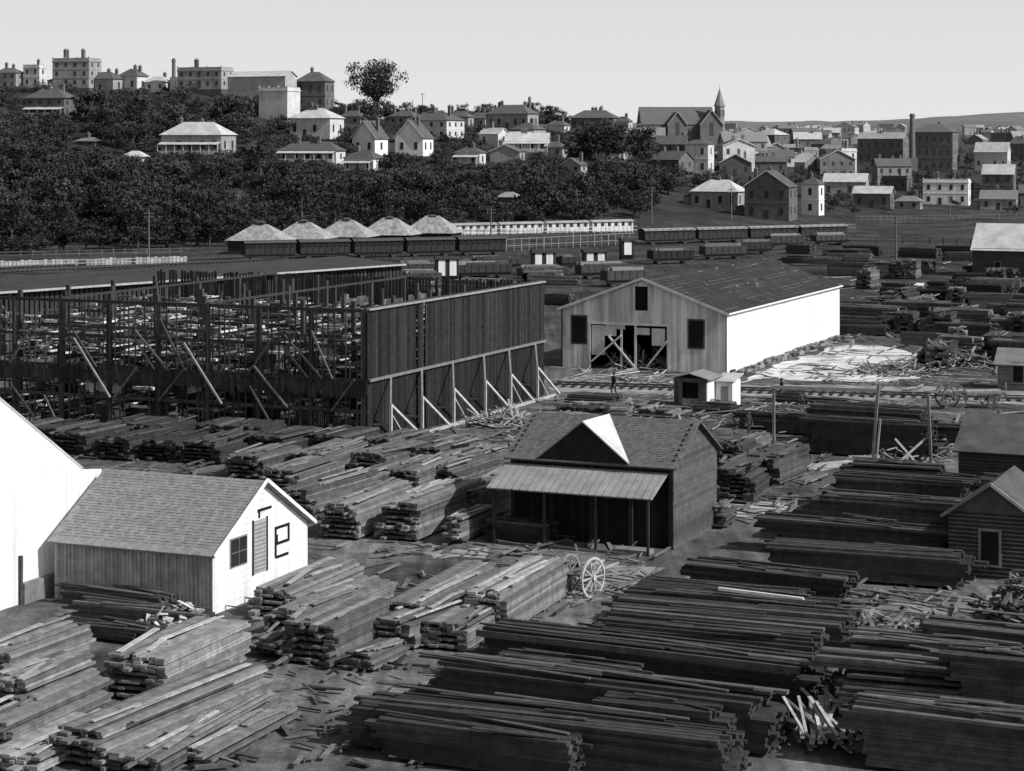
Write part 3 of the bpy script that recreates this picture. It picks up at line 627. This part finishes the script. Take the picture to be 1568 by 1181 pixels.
# ---------------------------------------------------------------- houses
RECT=[]
def house(px,py,wpx,hpx,roof='hip',wall=RENDER,rm=SLATE,fl=1,ratio=.6,rpx=None,ch=2,ver=0,name='house',rot=0.,nw=None,sh=1.,rsh=1.,win=True,tilt=True):
    B=locate(px,py)
    if B.y<1000:
        pyr=min(py,HY+(CH-B.z)*F/B.y)
        d=B.y; k=0
        while k<40:
            x=(px-CX)/F*d; zr=CH-(pyr-HY)*d/F; W=wpx*d/F
            if tz(x-W*.2,d+W*.35)<=zr+.3 or d<404: break
            d-=2; k+=1
        B=Vector((x,d,zr))
    s=B.y/F; W=wpx*s; H=hpx*s; R3=Matrix.Rotation(rot,3,'Z'); g_=R3@G; h_=R3@Hh
    a=W/(abs(h_.x)+abs(g_.x)*ratio); b=a*ratio
    O=Vector((B.x-W/2+a*abs(h_.x),B.y,B.z)) if g_.x>=0 else Vector((B.x+W/2,B.y,B.z))
    g=Grp(name); w=g.part('walls',wall); w.box(O-Z*.4,h_*a,g_*b,Z*(H+.4),sh)
    g.part('stone_foundation',BRICK).box(O-Z*9,h_*a,g_*b,Z*8.6,.5)
    rp=(rpx*s) if rpx else min(a,b)*.32
    rf=g.part('roof',rm); nf=-g_; nr=-h_
    if roof=='hip': hip_roof(rf,O,h_,a,g_,b,H,H+rp,.45,rsh)
    elif roof=='gable_h':
        gable_wall(w,O+Z*(H-.02),g_,b,.02,rp,nr,.1,sh); gable_wall(w,O+h_*a+Z*(H-.02),g_,b,.02,rp,h_,.1,sh); gable_roof(rf,O,h_,a,g_,b,H,H+rp,.35,.12,rsh)
    elif roof=='gable_g':
        gable_wall(w,O+Z*(H-.02),h_,a,.02,rp,nf,.1,sh); gable_wall(w,O+g_*b+Z*(H-.02),h_,a,.02,rp,g_,.1,sh); gable_roof(rf,O,g_,b,h_,a,H,H+rp,.35,.12,rsh)
        q=O-g_*.4; bb=g.part('barge_boards',WHITE); bb.beam(q-h_*.3+Z*(H-.1),q+h_*a/2+Z*(H+rp+.1),.06,.25,.8); bb.beam(q+h_*a/2+Z*(H+rp+.1),q+h_*(a+.3)+Z*(H-.1),.06,.25,.8)
    else:
        w.box(O-h_*.2-g_*.2+Z*(H-.35),h_*(a+.4),g_*(b+.4),Z*.3,sh*1.1); w.box(O+Z*H,h_*a,g_*b,Z*.7,sh); rf.box(O+Z*(H+.7)+g_*.3+h_*.3,h_*(a-.6),g_*(b-.6),Z*.1)
        for i in range(4): w.box(O+h_*(a*i/3-.2*(i>0))+Z*(H+.7),h_*.3,g_*.3,Z*.4,sh)
    if win:
        fh=H/fl
        nwA=max(1,int(a/2.8)) if nw is None else nw
        nwB=max(1,int(b/3.2))
        for f in range(fl):
            zz=f*fh+fh*.3; hh=min(fh*.45,1.9); ww=min(.95,a/nwA*.4)
            for i in range(nwA):
                if R()<.08: continue
                if f==0 and i==nwA//2 and nwA>2: g.part('door',DWOOD).box(O+h_*(a*(i+.5)/nwA-.5)+Z*.1+nf*.01,h_*1.0,Z*2.1,nf*.05)
                else: window(g,O+h_*(a*(i+.5)/nwA+ww/2)+Z*zz,-h_,nf,ww,hh,.08,wall,GLASS,False)
            for i in range(nwB): window(g,O+g_*(b*(i+.5)/nwB-ww/2)+Z*zz,g_,nr,ww,hh,.08,wall,GLASS,False)
            if fl>1 and f>0: w.box(O-g_*.08-h_*.08+Z*(f*fh-.12),h_*(a+.16),g_*(b+.16),Z*.2,sh*1.15)
    for i in range(ch):
        c=O+h_*a*U(.1,.9)+g_*b*U(.35,.65); cp=g.part('chimneys',BRICK); tp=H+rp*.8+U(.9,1.8)
        cp.box(c+Z*(H-.5),h_*.8,g_*.7,Z*(tp-H+.5),1.2); cp.box(c+Z*tp-h_*.1-g_*.1,h_*1.0,g_*.9,Z*.2,1.6); 
        for k in (.2,.55): cp.cyl(c+h_*k+g_*.35+Z*(tp+.2),c+h_*k+g_*.35+Z*(tp+.65),.13,.11,6,2)
    if ver:
        vz=min(H/fl,3.); v=g.part('verandah_roof',LIRON); o2=O+Z*vz+nf*.02
        v.slab([o2,o2+h_*a,o2+h_*a+nf*2-Z*.6,o2+nf*2-Z*.6],.06); vp=g.part('verandah_posts',WHITE)
        nn=max(2,int(a/2.2))
        for i in range(nn+1): vp.box(O+h_*(a*i/nn-.06)+nf*1.9-Z*.1,h_*.13,g_*.13,Z*(vz-.5))
        vp.box(O+nf*1.95+Z*.75,h_*a,g_*.06,Z*.1); 
        for i in range(int(a/.35)): vp.box(O+h_*i*.35+nf*1.95,h_*.08,g_*.05,Z*.75)
        g.part('verandah_floor',BRICK).box(O+nf*2.1-Z*7,h_*a,g_*2.1,Z*7)
    elif win and R()<.45 and a>7:
        # rear/side skillion wing
        e0=O+h_*a; hw=H*.6/max(1,fl)*1.2; w.box(e0+g_*b*.2,h_*2.6,g_*b*.7,Z*hw,sh*.9); rf.slab([e0+g_*b*.15+Z*(hw+.7),e0+g_*b*.95+Z*(hw+.7),e0+g_*b*.95+h_*2.9+Z*(hw+.05),e0+g_*b*.15+h_*2.9+Z*(hw+.05)],.1,rsh)
    g.done(); RECT.append((px-wpx/2,px+wpx/2,HY+(CH-B.z)*F/B.y-hpx-(rpx or 10),HY+(CH-B.z)*F/B.y,B.y))
HS=[(50,132,34,30,'flat',RENDER,SLATE,2,.6,None,1,0,'classical_villa'),(10,135,44,24,'hip',GREYR,SLATE,2,.6,8,2,0,'villa'),
(112,132,72,40,'flat',GREYR,SLATE,3,.6,None,4,0,'stone_mansion'),
(158,140,56,20,'hip',GREYR,SLATE,1,.6,11,2,0,'villa'),(200,140,46,24,'hip',RENDER,SLATE,1,.7,12,2,0,'villa'),(240,139,44,14,'hip',RENDER,LIRON,1,.6,9,1,0,'cottage'),
(72,178,76,28,'hip',BRICK,SLATE,2,.6,16,2,1,'verandah_house'),
(310,134,86,28,'flat',GREYR,SLATE,2,.5,None,2,0,'brick_institution'),
(378,150,146,34,'gable_h',LIRON,LIRON,1,.25,8,0,0,'pale_warehouse',0.,None,.8,1.,False),
(425,184,62,46,'flat',RENDER,SLATE,1,.8,None,0,0,'pale_warehouse_wing',0.,None,1.,1.,False),
(480,168,58,44,'hip',BRICK,SLATE,2,.7,15,1,0,'brick_house'),
(298,238,114,30,'hip',GREYR,LIRON,1,.5,20,3,1,'hillside_villa'),(205,250,38,8,'hip',RENDER,LIRON,1,.6,9,0,0,'cottage'),(133,222,40,6,'hip',BRICK,IRON,1,.5,6,1,0,'cottage'),
(482,212,82,30,'hip',RENDER,LIRON,1,.7,16,2,0,'villa'),
(565,238,54,26,'gable_g',WHITE,SLATE,1,.9,26,2,0,'gothic_gabled_house'),(633,238,58,26,'gable_g',WHITE,SLATE,1,.9,26,2,0,'gothic_gabled_house'),
(475,250,102,18,'hip',RENDER,SLATE,1,.4,14,2,1,'terrace_house'),(556,265,64,22,'hip',WHITE,SLATE,1,.6,12,1,1,'verandah_house'),
(665,212,90,28,'hip',RENDER,SLATE,2,.7,15,3,0,'two_storey_house'),(785,198,80,24,'hip',GREYR,SLATE,1,.5,14,4,0,'villa'),(733,195,32,14,'hip',GREYR,SLATE,1,.6,9,2,0,'cottage'),
(912,200,76,20,'hip',BRICK,SLATE,1,.5,12,4,0,'villa'),(855,202,36,10,'hip',RENDER,SLATE,1,.6,8,1,0,'cottage'),(955,200,28,14,'hip',RENDER,SLATE,1,.6,8,1,0,'cottage'),
(620,192,52,14,'hip',GREYR,SLATE,1,.6,9,2,0,'cottage'),(705,195,40,16,'hip',GREYR,SLATE,1,.6,9,2,0,'cottage'),(540,190,40,12,'hip',GREYR,SLATE,1,.6,9,2,0,'cottage'),
(780,312,36,9,'hip',BRICK,GREYR,1,.6,8,0,0,'cottage'),(880,265,40,12,'gable_g',GREYR,SLATE,1,.7,10,1,0,'cottage'),(850,240,40,14,'hip',GREYR,SLATE,1,.7,9,1,0,'cottage'),
(1073,266,46,46,'hip',RENDER,SLATE,2,.8,8,1,0,'two_storey_house'),(1030,250,54,30,'gable_h',BRICK,SLATE,2,.5,12,1,0,'brick_house'),
(1105,320,88,26,'hip',GREYR,LIRON,1,.6,18,2,0,'station_cottage'),(1185,336,84,50,'gable_g',BRICK,SLATE,2,.7,24,2,0,'brick_hotel'),(1247,330,36,48,'hip',WHITE,SLATE,2,.8,10,1,0,'white_two_storey_house'),
(1455,314,74,36,'flat',WHITE,SLATE,2,.4,None,2,0,'arcaded_terrace'),(1342,320,64,24,'gable_h',BRICK,LIRON,1,.5,10,1,0,'brick_store'),(1300,302,72,24,'gable_h',GREYR,LIRON,1,.5,12,1,0,'store'),
(1395,320,42,12,'hip',GREYR,IRON,1,.5,8,1,0,'cottage'),(1535,302,54,36,'gable_h',BRICK,LIRON,2,.6,14,1,0,'mill_building'),(1525,262,56,30,'gable_h',RENDER,LIRON,1,.5,14,0,0,'pale_warehouse'),
(1436,262,78,60,'hip',BRICK,SLATE,3,.6,12,1,0,'brick_factory'),(1358,250,80,38,'gable_h',BRICK,GREYR,2,.5,9,2,0,'brick_factory'),(1535,322,60,18,'gable_h',GREYR,IRON,1,.5,12,1,0,'store')]
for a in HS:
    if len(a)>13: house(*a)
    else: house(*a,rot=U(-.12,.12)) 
for i in range(16):
    px=U(700,1080); py=U(205,262); B=locate(px,py); s=F/B.y
    if any(a-10<px<b+10 and c-5<py<d+8 for a,b,c,d,e_ in RECT): continue
    house(px,py,U(8,13)*s,U(3,4)*s,random.choice(['hip','gable_h','gable_g']),random.choice([RENDER,GREYR,BRICK,WHITE]),random.choice([SLATE,SLATE,LIRON,IRON]),1,U(.5,.8),None,random.choice([1,2]),R()<.3,'cottage',U(-.4,.4))
town=[]
for i in range(2200):
    px=U(1085,1620); py=198+124*R()**1.35
    B=locate(px,py); s=F/B.y; w_=U(9,21)*s; h_=6*s
    ok=py>=200
    for (x0,x1,y0,y1,e_) in RECT:
        if x0-w_/2+3<px<x1+w_/2-3 and (py-h_-6<y1+1 and py>y0): 
            if py>y1-2 or (py>y0+10 and py<y1+3): ok=False
    for (x,y,w2) in town:
        if abs(px-x)<(w_+w2)*.34 and abs(py-y)<5.5: ok=False
    if ok: town.append((px,py,w_))
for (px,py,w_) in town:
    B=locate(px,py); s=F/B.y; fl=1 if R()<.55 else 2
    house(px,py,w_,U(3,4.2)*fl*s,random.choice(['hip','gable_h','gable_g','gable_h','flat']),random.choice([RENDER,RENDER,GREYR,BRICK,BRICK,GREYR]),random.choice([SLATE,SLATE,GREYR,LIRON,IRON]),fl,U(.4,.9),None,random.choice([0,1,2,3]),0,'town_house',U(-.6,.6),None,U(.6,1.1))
print('town',len(town))
def chim(px,py,hpx,r=1.3):
    p=locate(px,py); h=hpx*p.y/F; mb=MB(); mb.cyl(p-Z*2,p+Z*h,r,r*.7,16); mb.cyl(p+Z*(h-1.2),p+Z*(h-.5),r*.9,r*.95,16,1.4); mb.box(p-Vector((r*1.4,r*1.4,2)),Vector((r*2.8,0,0)),Vector((0,r*2.8,0)),Z*7); mb.obj('factory_chimney',BRICK)
chim(1397,262,88,1.3); chim(1302,240,30,.9); chim(1497,215,18,.8); chim(1210,222,20,.8); chim(1345,212,20,.8)
chim(266,140,54,.7); chim(811,198,50,.6)
# church
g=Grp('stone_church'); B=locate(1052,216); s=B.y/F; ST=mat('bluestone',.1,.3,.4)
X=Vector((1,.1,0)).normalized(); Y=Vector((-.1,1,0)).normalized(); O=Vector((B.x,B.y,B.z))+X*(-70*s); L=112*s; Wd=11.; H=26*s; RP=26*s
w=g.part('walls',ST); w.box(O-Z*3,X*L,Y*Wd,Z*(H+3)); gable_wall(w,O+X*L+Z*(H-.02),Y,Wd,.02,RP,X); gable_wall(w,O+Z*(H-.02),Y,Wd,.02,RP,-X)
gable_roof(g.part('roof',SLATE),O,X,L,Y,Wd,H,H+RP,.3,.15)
for k,(x,wd,hh) in enumerate([(38*s,7.5,1.),(88*s,9.,1.15)]):
    o=O+X*x-Y*3.5; w.box(o-Z*3,X*wd,Y*4,Z*(H*.95+3)); gable_wall(w,o+Z*(H*.95-.02),X,wd,.02,RP*.75*hh,-Y); gable_roof(g.part('roof',SLATE),o,Y,8,X,wd,H*.95,H*.95+RP*.75*hh,.3,.15)
    g.part('windows',GLASS).box(o+X*(wd/2-.8)-Y*.05+Z*2,X*1.6,Y*.04,Z*(H*.8)); g.part('coping',RENDER).beam(o-Y*.4-X*.2+Z*(H*.95),o-Y*.4+X*wd/2+Z*(H*.95+RP*.75*hh+.1),.3,.3,.6); g.part('coping',RENDER).beam(o-Y*.4+X*(wd+.2)+Z*(H*.95),o-Y*.4+X*wd/2+Z*(H*.95+RP*.75*hh+.1),.3,.3,.6)
for i in range(7): g.part('windows',GLASS).box(O+X*(2+i*4.1)-Y*.06+Z*1.5,X*.8,Y*.04,Z*3.4); w.box(O+X*(i*4.1+.2)-Y*.6,X*.5,Y*.6,Z*H*.8)
tc=O+X*(L+2.)-Y*1; hT=53*s; w.cyl(tc-Z*3,tc+Z*hT,2.0,1.9,8,1.8); w.cyl(tc+Z*hT,tc+Z*(hT+.5),2.3,2.3,8,2.)
g.part('spire',ST).cyl(tc+Z*(hT+.5),tc+Z*(hT+28*s),2.1,.05,8,1.8); g.part('spire',ST).cyl(tc+Z*(hT+28*s),tc+Z*(hT+28*s+1.5),.08,.05,6)
for a in range(8): dd=Vector((math.cos(a*.785),math.sin(a*.785),0)); g.part('belfry_openings',DARK).box(tc+dd*1.8+Z*(hT-4)-Vector((-dd.y,dd.x,0))*.3,Vector((-dd.y,dd.x,0))*.6,dd*.15,Z*2.6)
g.done(); RECT.append((975,1135,150,222,B.y))
# ---------------------------------------------------------------- trees
def tree_mesh(name,h,cr,nc,nl,ls,kind='round'):
    mb=MB(); lean=Vector((U(-.06,.06)*h,U(-.06,.06)*h,0)); top=lean+Z*h*.8
    pts=[Vector((0,0,-1)),lean*.3+Z*h*.3,lean*.7+Z*h*.55,top]; rd=[h*.035,h*.026,h*.018,h*.006]
    for i in range(3): mb.cyl(pts[i],pts[i+1],rd[i],rd[i+1],7,1,1)
    for c in range(nc):
        a=U(0,6.28)
        if kind=='round': q=U(.2,1.); zz=h*(.38+.55*R()); rr=cr*q*math.sqrt(max(.15,1-((zz/h-.62)/.42)**2))
        elif kind=='umbrella': zz=h*(.5+.48*R()); rr=cr*U(.1,1.)*(1-abs(zz/h-.78)*1.1); 
        else: zz=h*(.15+.8*R()); rr=cr*(1-zz/h)*U(.3,1)
        cpos=Vector((math.cos(a)*rr,math.sin(a)*rr,zz))+lean*zz/h
        st=lean*.5+Z*h*U(.3,.5) if zz>h*.4 else Z*zz*.6; mb.cyl(st,cpos,h*.01,h*.003,5,1,1)
        rc=cr*U(.2,.42)*{'round':1,'umbrella':.85,'cone':.7}[kind]; tone=U(.5,1.5)
        for _ in range(nl):
            d=Vector((random.gauss(0,1),random.gauss(0,1),random.gauss(0,.7))); d=d.normalized()*rc*R()**.4
            p=cpos+d; n=Vector((U(-1,1),U(-1,1),U(-.2,1))).normalized(); u=n.cross(Vector((U(-1,1),U(-1,1),.3))).normalized()*ls*U(.5,1.2); v=n.cross(u)*U(.5,1)
            mb.face([p-u,p-v*.8,p+u,p+v],tone*U(.8,1.2)*(1.2 if d.z>0 else .7))  # shading painted into leaf tone: clump tops lighter, undersides darker
    return mb.mesh(name,[LEAF,BARK])
TM=[tree_mesh('tree_round_a',7,3.2,22,44,.28),tree_mesh('tree_round_b',9,3.6,26,44,.3),tree_mesh('tree_round_c',5,3.0,18,42,.27),tree_mesh('tree_cone',10,2.4,26,34,.26,'cone'),tree_mesh('shrub',3,2.4,14,40,.24),tree_mesh('tree_umbrella',9,4,20,44,.3,'umbrella')]
TH=[7,9,5,10,3,9]; TR=[3.4,3.8,3.1,2.2,2.4,4]
e=bpy.data.objects.new('hillside_trees',None); bpy.context.scene.collection.objects.link(e)
def put(px,py,k=None,sc=1.,soft=1.):
    B=locate(px,py); yb=HY+(CH-B.z)*F/B.y
    if k is None: k=random.choices(range(6),[4,3,5,1,6,1])[0]
    f=F/B.y*sc
    for (x0,x1,y0,y1,dh) in RECT:
        lim=y1-min(9,.3*(y1-y0))*soft
        if px+TR[k]*f*.55>x0 and px-TR[k]*f*.55<x1 and B.y<dh+8 and yb-TH[k]*f<lim: return False
    o=bpy.data.objects.new('tree',TM[k]); bpy.context.scene.collection.objects.link(o); o.parent=e; o.location=B; o.rotation_euler=(0,0,U(0,6.28)); o.scale=(sc*U(.9,1.25),sc*U(.9,1.25),sc*U(.8,1.1)); return True
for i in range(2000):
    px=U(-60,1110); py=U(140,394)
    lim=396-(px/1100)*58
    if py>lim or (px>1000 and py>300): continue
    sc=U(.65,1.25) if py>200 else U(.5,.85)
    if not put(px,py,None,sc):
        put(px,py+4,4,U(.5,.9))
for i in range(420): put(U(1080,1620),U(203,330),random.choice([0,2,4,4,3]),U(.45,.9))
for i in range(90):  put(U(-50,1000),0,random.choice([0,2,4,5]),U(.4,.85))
def big_tree(px,py,hpx,wpx,kind,name,nc=46,ls=.4):
    B=locate(px,py); s=B.y/F; me=tree_mesh(name,hpx*s,wpx*s/2,nc,80,ls,kind); o=bpy.data.objects.new(name,me); bpy.context.scene.collection.objects.link(o); o.location=B
big_tree(580,190,92,92,'umbrella','monterey_pine_tree',62,.4)
big_tree(930,262,80,70,'round','broadleaf_tree'); big_tree(360,205,56,60,'round','broadleaf_tree'); big_tree(140,188,45,55,'round','broadleaf_tree'); big_tree(985,255,60,60,'round','broadleaf_tree')
def bare(px,py,hpx):
    B=locate(px,py); h=hpx*B.y/F; mb=MB()
    def br(p,d,l,r,n):
        q=p+d*l; mb.cyl(p,q,r,r*.65,5)
        if n==0: return
        for _ in range(3 if n>1 else 4): br(q,(d+Vector((U(-.75,.75),U(-.75,.75),U(-.1,.5)))).normalized(),l*U(.6,.8),r*.6,n-1)
    br(B-Z,Z.copy(),h*.3,h*.03,5); mb.obj('bare_tree',mat('pale_bark',.15,.3,1.))
for a in [(272,282,48),(368,325,46),(245,262,30),(540,300,30),(1150,262,26),(95,330,40)]: bare(*a)
# ---------------------------------------------------------------- yard equipment
g=Grp('two_wheeled_handcart'); c=P(908,914); wh=g.part('wheels',mat('cart_wheel_paint',.38,.3,3.))
ax=Vector((.8,-.6,0)).normalized(); fw=Vector((.55,.83,0)).normalized()
wh.wheel(c+Z*.85,ax,.85,10); wh.wheel(c+Z*.85-ax*1.3,ax,.85,10,.5)
b=g.part('bed_and_shafts',WOOD); b.beam(c+Z*.85,c+Z*.85-ax*1.3,.08,.08,.5)
for s in (.25,1.05): b.beam(c-ax*s+Z*.95-fw*1.0,c-ax*s+Z*1.05+fw*2.6,.09,.09,.9)
for i in range(7): b.box(c-ax*.2+Z*1.02-fw*(.8-i*.3),-ax*.9,fw*.25,Z*.04,.5)
g.done()
g=Grp('horse_dray'); c=P(1462,628); wh=g.part('wheels',mat('cart_timber',.16,.3,3.)); dx=Vector((.98,.15,0)); dy=Vector((-.15,.98,0))
for s in(0,1.5): wh.wheel(c+Z*.95+dy*s,dy,.95,10,.6); wh.wheel(c+Z*.6+dy*s+dx*3.2,dy,.6,10,.6)
b=g.part('deck',WOOD); b.box(c-dx*1.2+Z*1.1+dy*.1,dx*5.4,dy*1.3,Z*.12,.5); b.beam(c+dx*4.2+Z*.9+dy*.4,c+dx*6.6+Z*.8+dy*.4,.08,.08,.6); b.beam(c-dx*1.1+Z*1.2,c-dx*1.1+Z*2.0,.08); b.beam(c+dx*4+Z*1.2,c+dx*4+Z*2.,.08)
for i in range(6): b.box(c-dx*.8+Z*(1.24+.09*(i//3))+dy*(.15+.4*(i%3)),dx*4.6,dy*.3,Z*.07,U(.5,1.2))
g.done()
g=Grp('timber_shear_legs'); b=g.part('legs',mat('cart_timber',.12,.3,3.)); wt=g.part('white_braces',WHITE)
c=P(1335,722); b.beam(c,c+Vector((.4,0,5.2)),.16); b.beam(c+Vector((3.6,0,0)),c+Vector((3.4,0,4.6)),.16); b.beam(c+Vector((.4,0,4.9)),c+Vector((-6,1,5.0)),.14,.2); b.beam(c+Vector((-5.8,1,5)),c+Vector((-5.8,1,0)),.15,.15)
wt.beam(c+Vector((-1.4,0,.9)),c+Vector((.5,0,.9)),.1,.14,.5); wt.beam(c+Vector((1.2,0,.2)),c+Vector((3.3,.2,2.)),.12,.12,.6); wt.beam(c+Vector((1.4,0,2.0)),c+Vector((3.0,.2,.2)),.12,.12,.6); wt.beam(c+Vector((.2,-.1,0)),c+Vector((.5,-.1,3.2)),.1,.1,.5); wt.beam(c+Vector((-.3,0,.2)),c+Vector((3.8,0,.2)),.15,.15,.5)
g.done()
for (px,py,w_,h_) in [(1440,530,18,9),(1487,548,26,12),(1310,470,10,5),(1515,478,10,8),(1400,440,12,6)]:
    g=Grp('tarpaulin_covered_stack'); p=P(px,py); s=p.y/F; a=w_*s; h=h_*s
    g.part('crate',WOOD).box(p,Hh*-a,G*1.5,Z*h*.6,.5); g.part('tarpaulin',WHITE).slab([p+Z*h*.6-G*.1+Hh*.1,p-Hh*(a+.1)+Z*h*.6-G*.1,p-Hh*a+G*1.6+Z*h,p+G*1.6+Z*h],.04,.9); g.done()
# ---------------------------------------------------------------- people
def skinmesh(name,vs,es,rs,m,parent,sub=1):
    me=bpy.data.meshes.new(name); me.from_pydata(vs,es,[]); o=bpy.data.objects.new(name,me); bpy.context.scene.collection.objects.link(o); o.parent=parent
    md=o.modifiers.new('s','SKIN')
    for i,r in enumerate(rs): me.skin_vertices[0].data[i].radius=(r,r) if not isinstance(r,tuple) else r
    me.skin_vertices[0].data[0].use_root=True
    md.use_smooth_shade=True; s=o.modifiers.new('d','SUBSURF'); s.levels=sub; s.render_levels=sub
    me.materials.append(m); return o
CL2=bpy.data.materials.new('wool_clothes'); CL2.use_nodes=True; CL2.node_tree.nodes['Principled BSDF'].inputs['Base Color'].default_value=(.025,.025,.026,1); CL2.node_tree.nodes['Principled BSDF'].inputs['Roughness'].default_value=1
SK2=bpy.data.materials.new('skin_tone'); SK2.use_nodes=True; SK2.node_tree.nodes['Principled BSDF'].inputs['Base Color'].default_value=(.3,.3,.3,1)
def person(px,py,rz,stride=.2,name='man_standing',hm=1.72):
    e=bpy.data.objects.new(name,None); bpy.context.scene.collection.objects.link(e); e.location=P(px,py); e.rotation_euler=(0,0,rz); k=hm/1.72; e.scale=(k,k,k)
    s=stride
    vs=[(0,0,.93),(0,.01,1.12),(0,.02,1.33),(0,.0,1.47),(0,.0,1.54),
        (-.18,0,1.41),(-.23,s*.4,1.14),(-.22,s*.9-.06,.9),(.18,0,1.41),(.23,-s*.4,1.14),(.22,-s*.9-.06,.9),
        (-.1,0,.88),(-.11,-s-.03,.49),(-.11,-s*.9+.02,.1),(-.12,-s*.9-.15,.04),(.1,0,.88),(.11,s*.6-.05,.49),(.11,s*1.6,.12),(.12,s*1.6-.15,.05)]
    es=[(0,1),(1,2),(2,3),(3,4),(2,5),(5,6),(6,7),(2,8),(8,9),(9,10),(0,11),(11,12),(12,13),(13,14),(0,15),(15,16),(16,17),(17,18)]
    rs=[(.17,.12),(.16,.115),(.18,.12),(.06,.06),(.055,.055),.075,.055,.04,.075,.055,.04,.1,.07,.05,.045,.1,.07,.05,.045]
    skinmesh('body',vs,es,rs,CL2,e)
    for sx,wv in ((-1,vs[7]),(1,vs[10])):
        wv=Vector(wv); hv=[tuple(wv),tuple(wv+Vector((0,-.01,-.07)))]; he=[(0,1)]; hr=[.026,(.036,.018)]
        for f,(ox,ln) in enumerate([(-.026,.07),(-.009,.08),(.009,.075),(.025,.06)]):
            n=len(hv); b0=wv+Vector((0,-.02+ox,-.1)); hv+=[tuple(b0),tuple(b0+Vector((-sx*.008,-.005,-ln*.5))),tuple(b0+Vector((-sx*.022,-.005,-ln*.9)))]; he+=[(1,n),(n,n+1),(n+1,n+2)]; hr+=[.0095,.009,.008]
        n=len(hv); b0=wv+Vector((0,-.045,-.05)); hv+=[tuple(b0),tuple(b0+Vector((-sx*.01,-.02,-.045)))]; he+=[(1,n),(n,n+1)]; hr+=[.011,.009]
        skinmesh('hand',hv,he,hr,SK2,e)
    mb=MB(); n=14; mgr=[]
    for j in range(n+1):
        t=math.pi*j/n; row=[]
        for i in range(20):
            a=6.2832*i/20; x=.077*math.sin(t)*math.cos(a); y=-.095*math.sin(t)*math.sin(a)*(1 if math.sin(a)>0 else .98); zz=.118*math.cos(t)
            if zz<-.03: x*=1-(-zz-.03)*3.2
            if y<-.06 and abs(x)<.02 and -.045<zz<.02: y-=.024*(1-abs(x)/.02)
            if y<-.05 and .01<abs(x)<.045 and .0<zz<.03: y+=.008
            if y<-.05 and abs(x)<.03 and -.072<zz<-.05: y-=.006
            row.append(Vector((x,y+.0,zz+1.625)))
        mgr.append(row)
    for j in range(n):
        for i in range(20): k2=(i+1)%20; mb.face([mgr[j][i],mgr[j+1][i],mgr[j+1][k2],mgr[j][k2]])
    for sx in(-1,1): mb.cyl(Vector((sx*.074,.01,1.62)),Vector((sx*.09,.015,1.625)),.028,.024,8)
    mb.obj('head',SKIN,e)
    hb=MB(); hb.cyl(Vector((0,0,1.675)),Vector((0,.0,1.69)),.15,.145,18); hb.cyl(Vector((0,0,1.69)),Vector((0,.0,1.79)),.095,.085,18); hb.cyl(Vector((0,.03,1.6)),Vector((0,.025,1.68)),.085,.092,14,1.); hb.obj('hat_and_hair',CLOTH,e)
person(1197,617,1.9,.22,'man_walking',1.85); person(940,606,-.8,.12,'man_standing',1.8); person(1146,668,.6,.1,'man_standing')
person(1062,617,.4,.08,'man_standing',1.7)
# ---------------------------------------------------------------- light, sky, camera
EL=math.radians(40); sd=Vector((.89*math.cos(EL),-.456*math.cos(EL),math.sin(EL)))
sun=bpy.data.lights.new('sun','SUN'); sun.energy=4.9; sun.angle=math.radians(.5); sun.color=(1,.985,.96)
so=bpy.data.objects.new('sun',sun); bpy.context.scene.collection.objects.link(so); so.rotation_euler=sd.to_track_quat('Z','Y').to_euler(); so.location=(60,-40,90)
W=bpy.data.worlds.new('World'); bpy.context.scene.world=W; W.use_nodes=True; N=W.node_tree.nodes; L=W.node_tree.links
sk=N.new('ShaderNodeTexSky'); sk.sky_type='NISHITA'; sk.sun_disc=False; sk.sun_elevation=EL; sk.sun_rotation=math.atan2(.89,-.456); sk.dust_density=3.; sk.air_density=1.2
bw=N.new('ShaderNodeRGBToBW'); L.new(sk.outputs[0],bw.inputs[0])
# bright horizon haze layer, thinning with elevation
tc=N.new('ShaderNodeTexCoord'); sx=N.new('ShaderNodeSeparateXYZ'); L.new(tc.outputs['Generated'],sx.inputs[0])
hz=N.new('ShaderNodeMapRange'); hz.interpolation_type='SMOOTHSTEP'; hz.inputs[1].default_value=-.02; hz.inputs[2].default_value=.34; hz.inputs[3].default_value=1; hz.inputs[4].default_value=0; L.new(sx.outputs['Z'],hz.inputs[0])
mx=N.new('ShaderNodeMix'); L.new(hz.outputs[0],mx.inputs[0]); L.new(bw.outputs[0],mx.inputs[2]); mx.inputs[3].default_value=8.
vm=N.new('ShaderNodeVectorMath'); vm.operation='SCALE'; vm.inputs[0].default_value=(.985,1.,1.012); L.new(mx.outputs[0],vm.inputs['Scale'])
L.new(vm.outputs[0],N['Background'].inputs[0]); N['Background'].inputs[1].default_value=.1
cam=bpy.data.cameras.new('camera'); co=bpy.data.objects.new('camera',cam); bpy.context.scene.collection.objects.link(co)
co.location=(0,0,CH); co.rotation_euler=(math.pi/2,0,0); cam.sensor_width=36; cam.lens=36*F/1568; cam.shift_y=-(590-HY)/1568; cam.clip_end=20000; cam.clip_start=1
bpy.context.scene.camera=co
bpy.context.scene.view_settings.view_transform='Standard'
print('objs',len(bpy.data.objects))
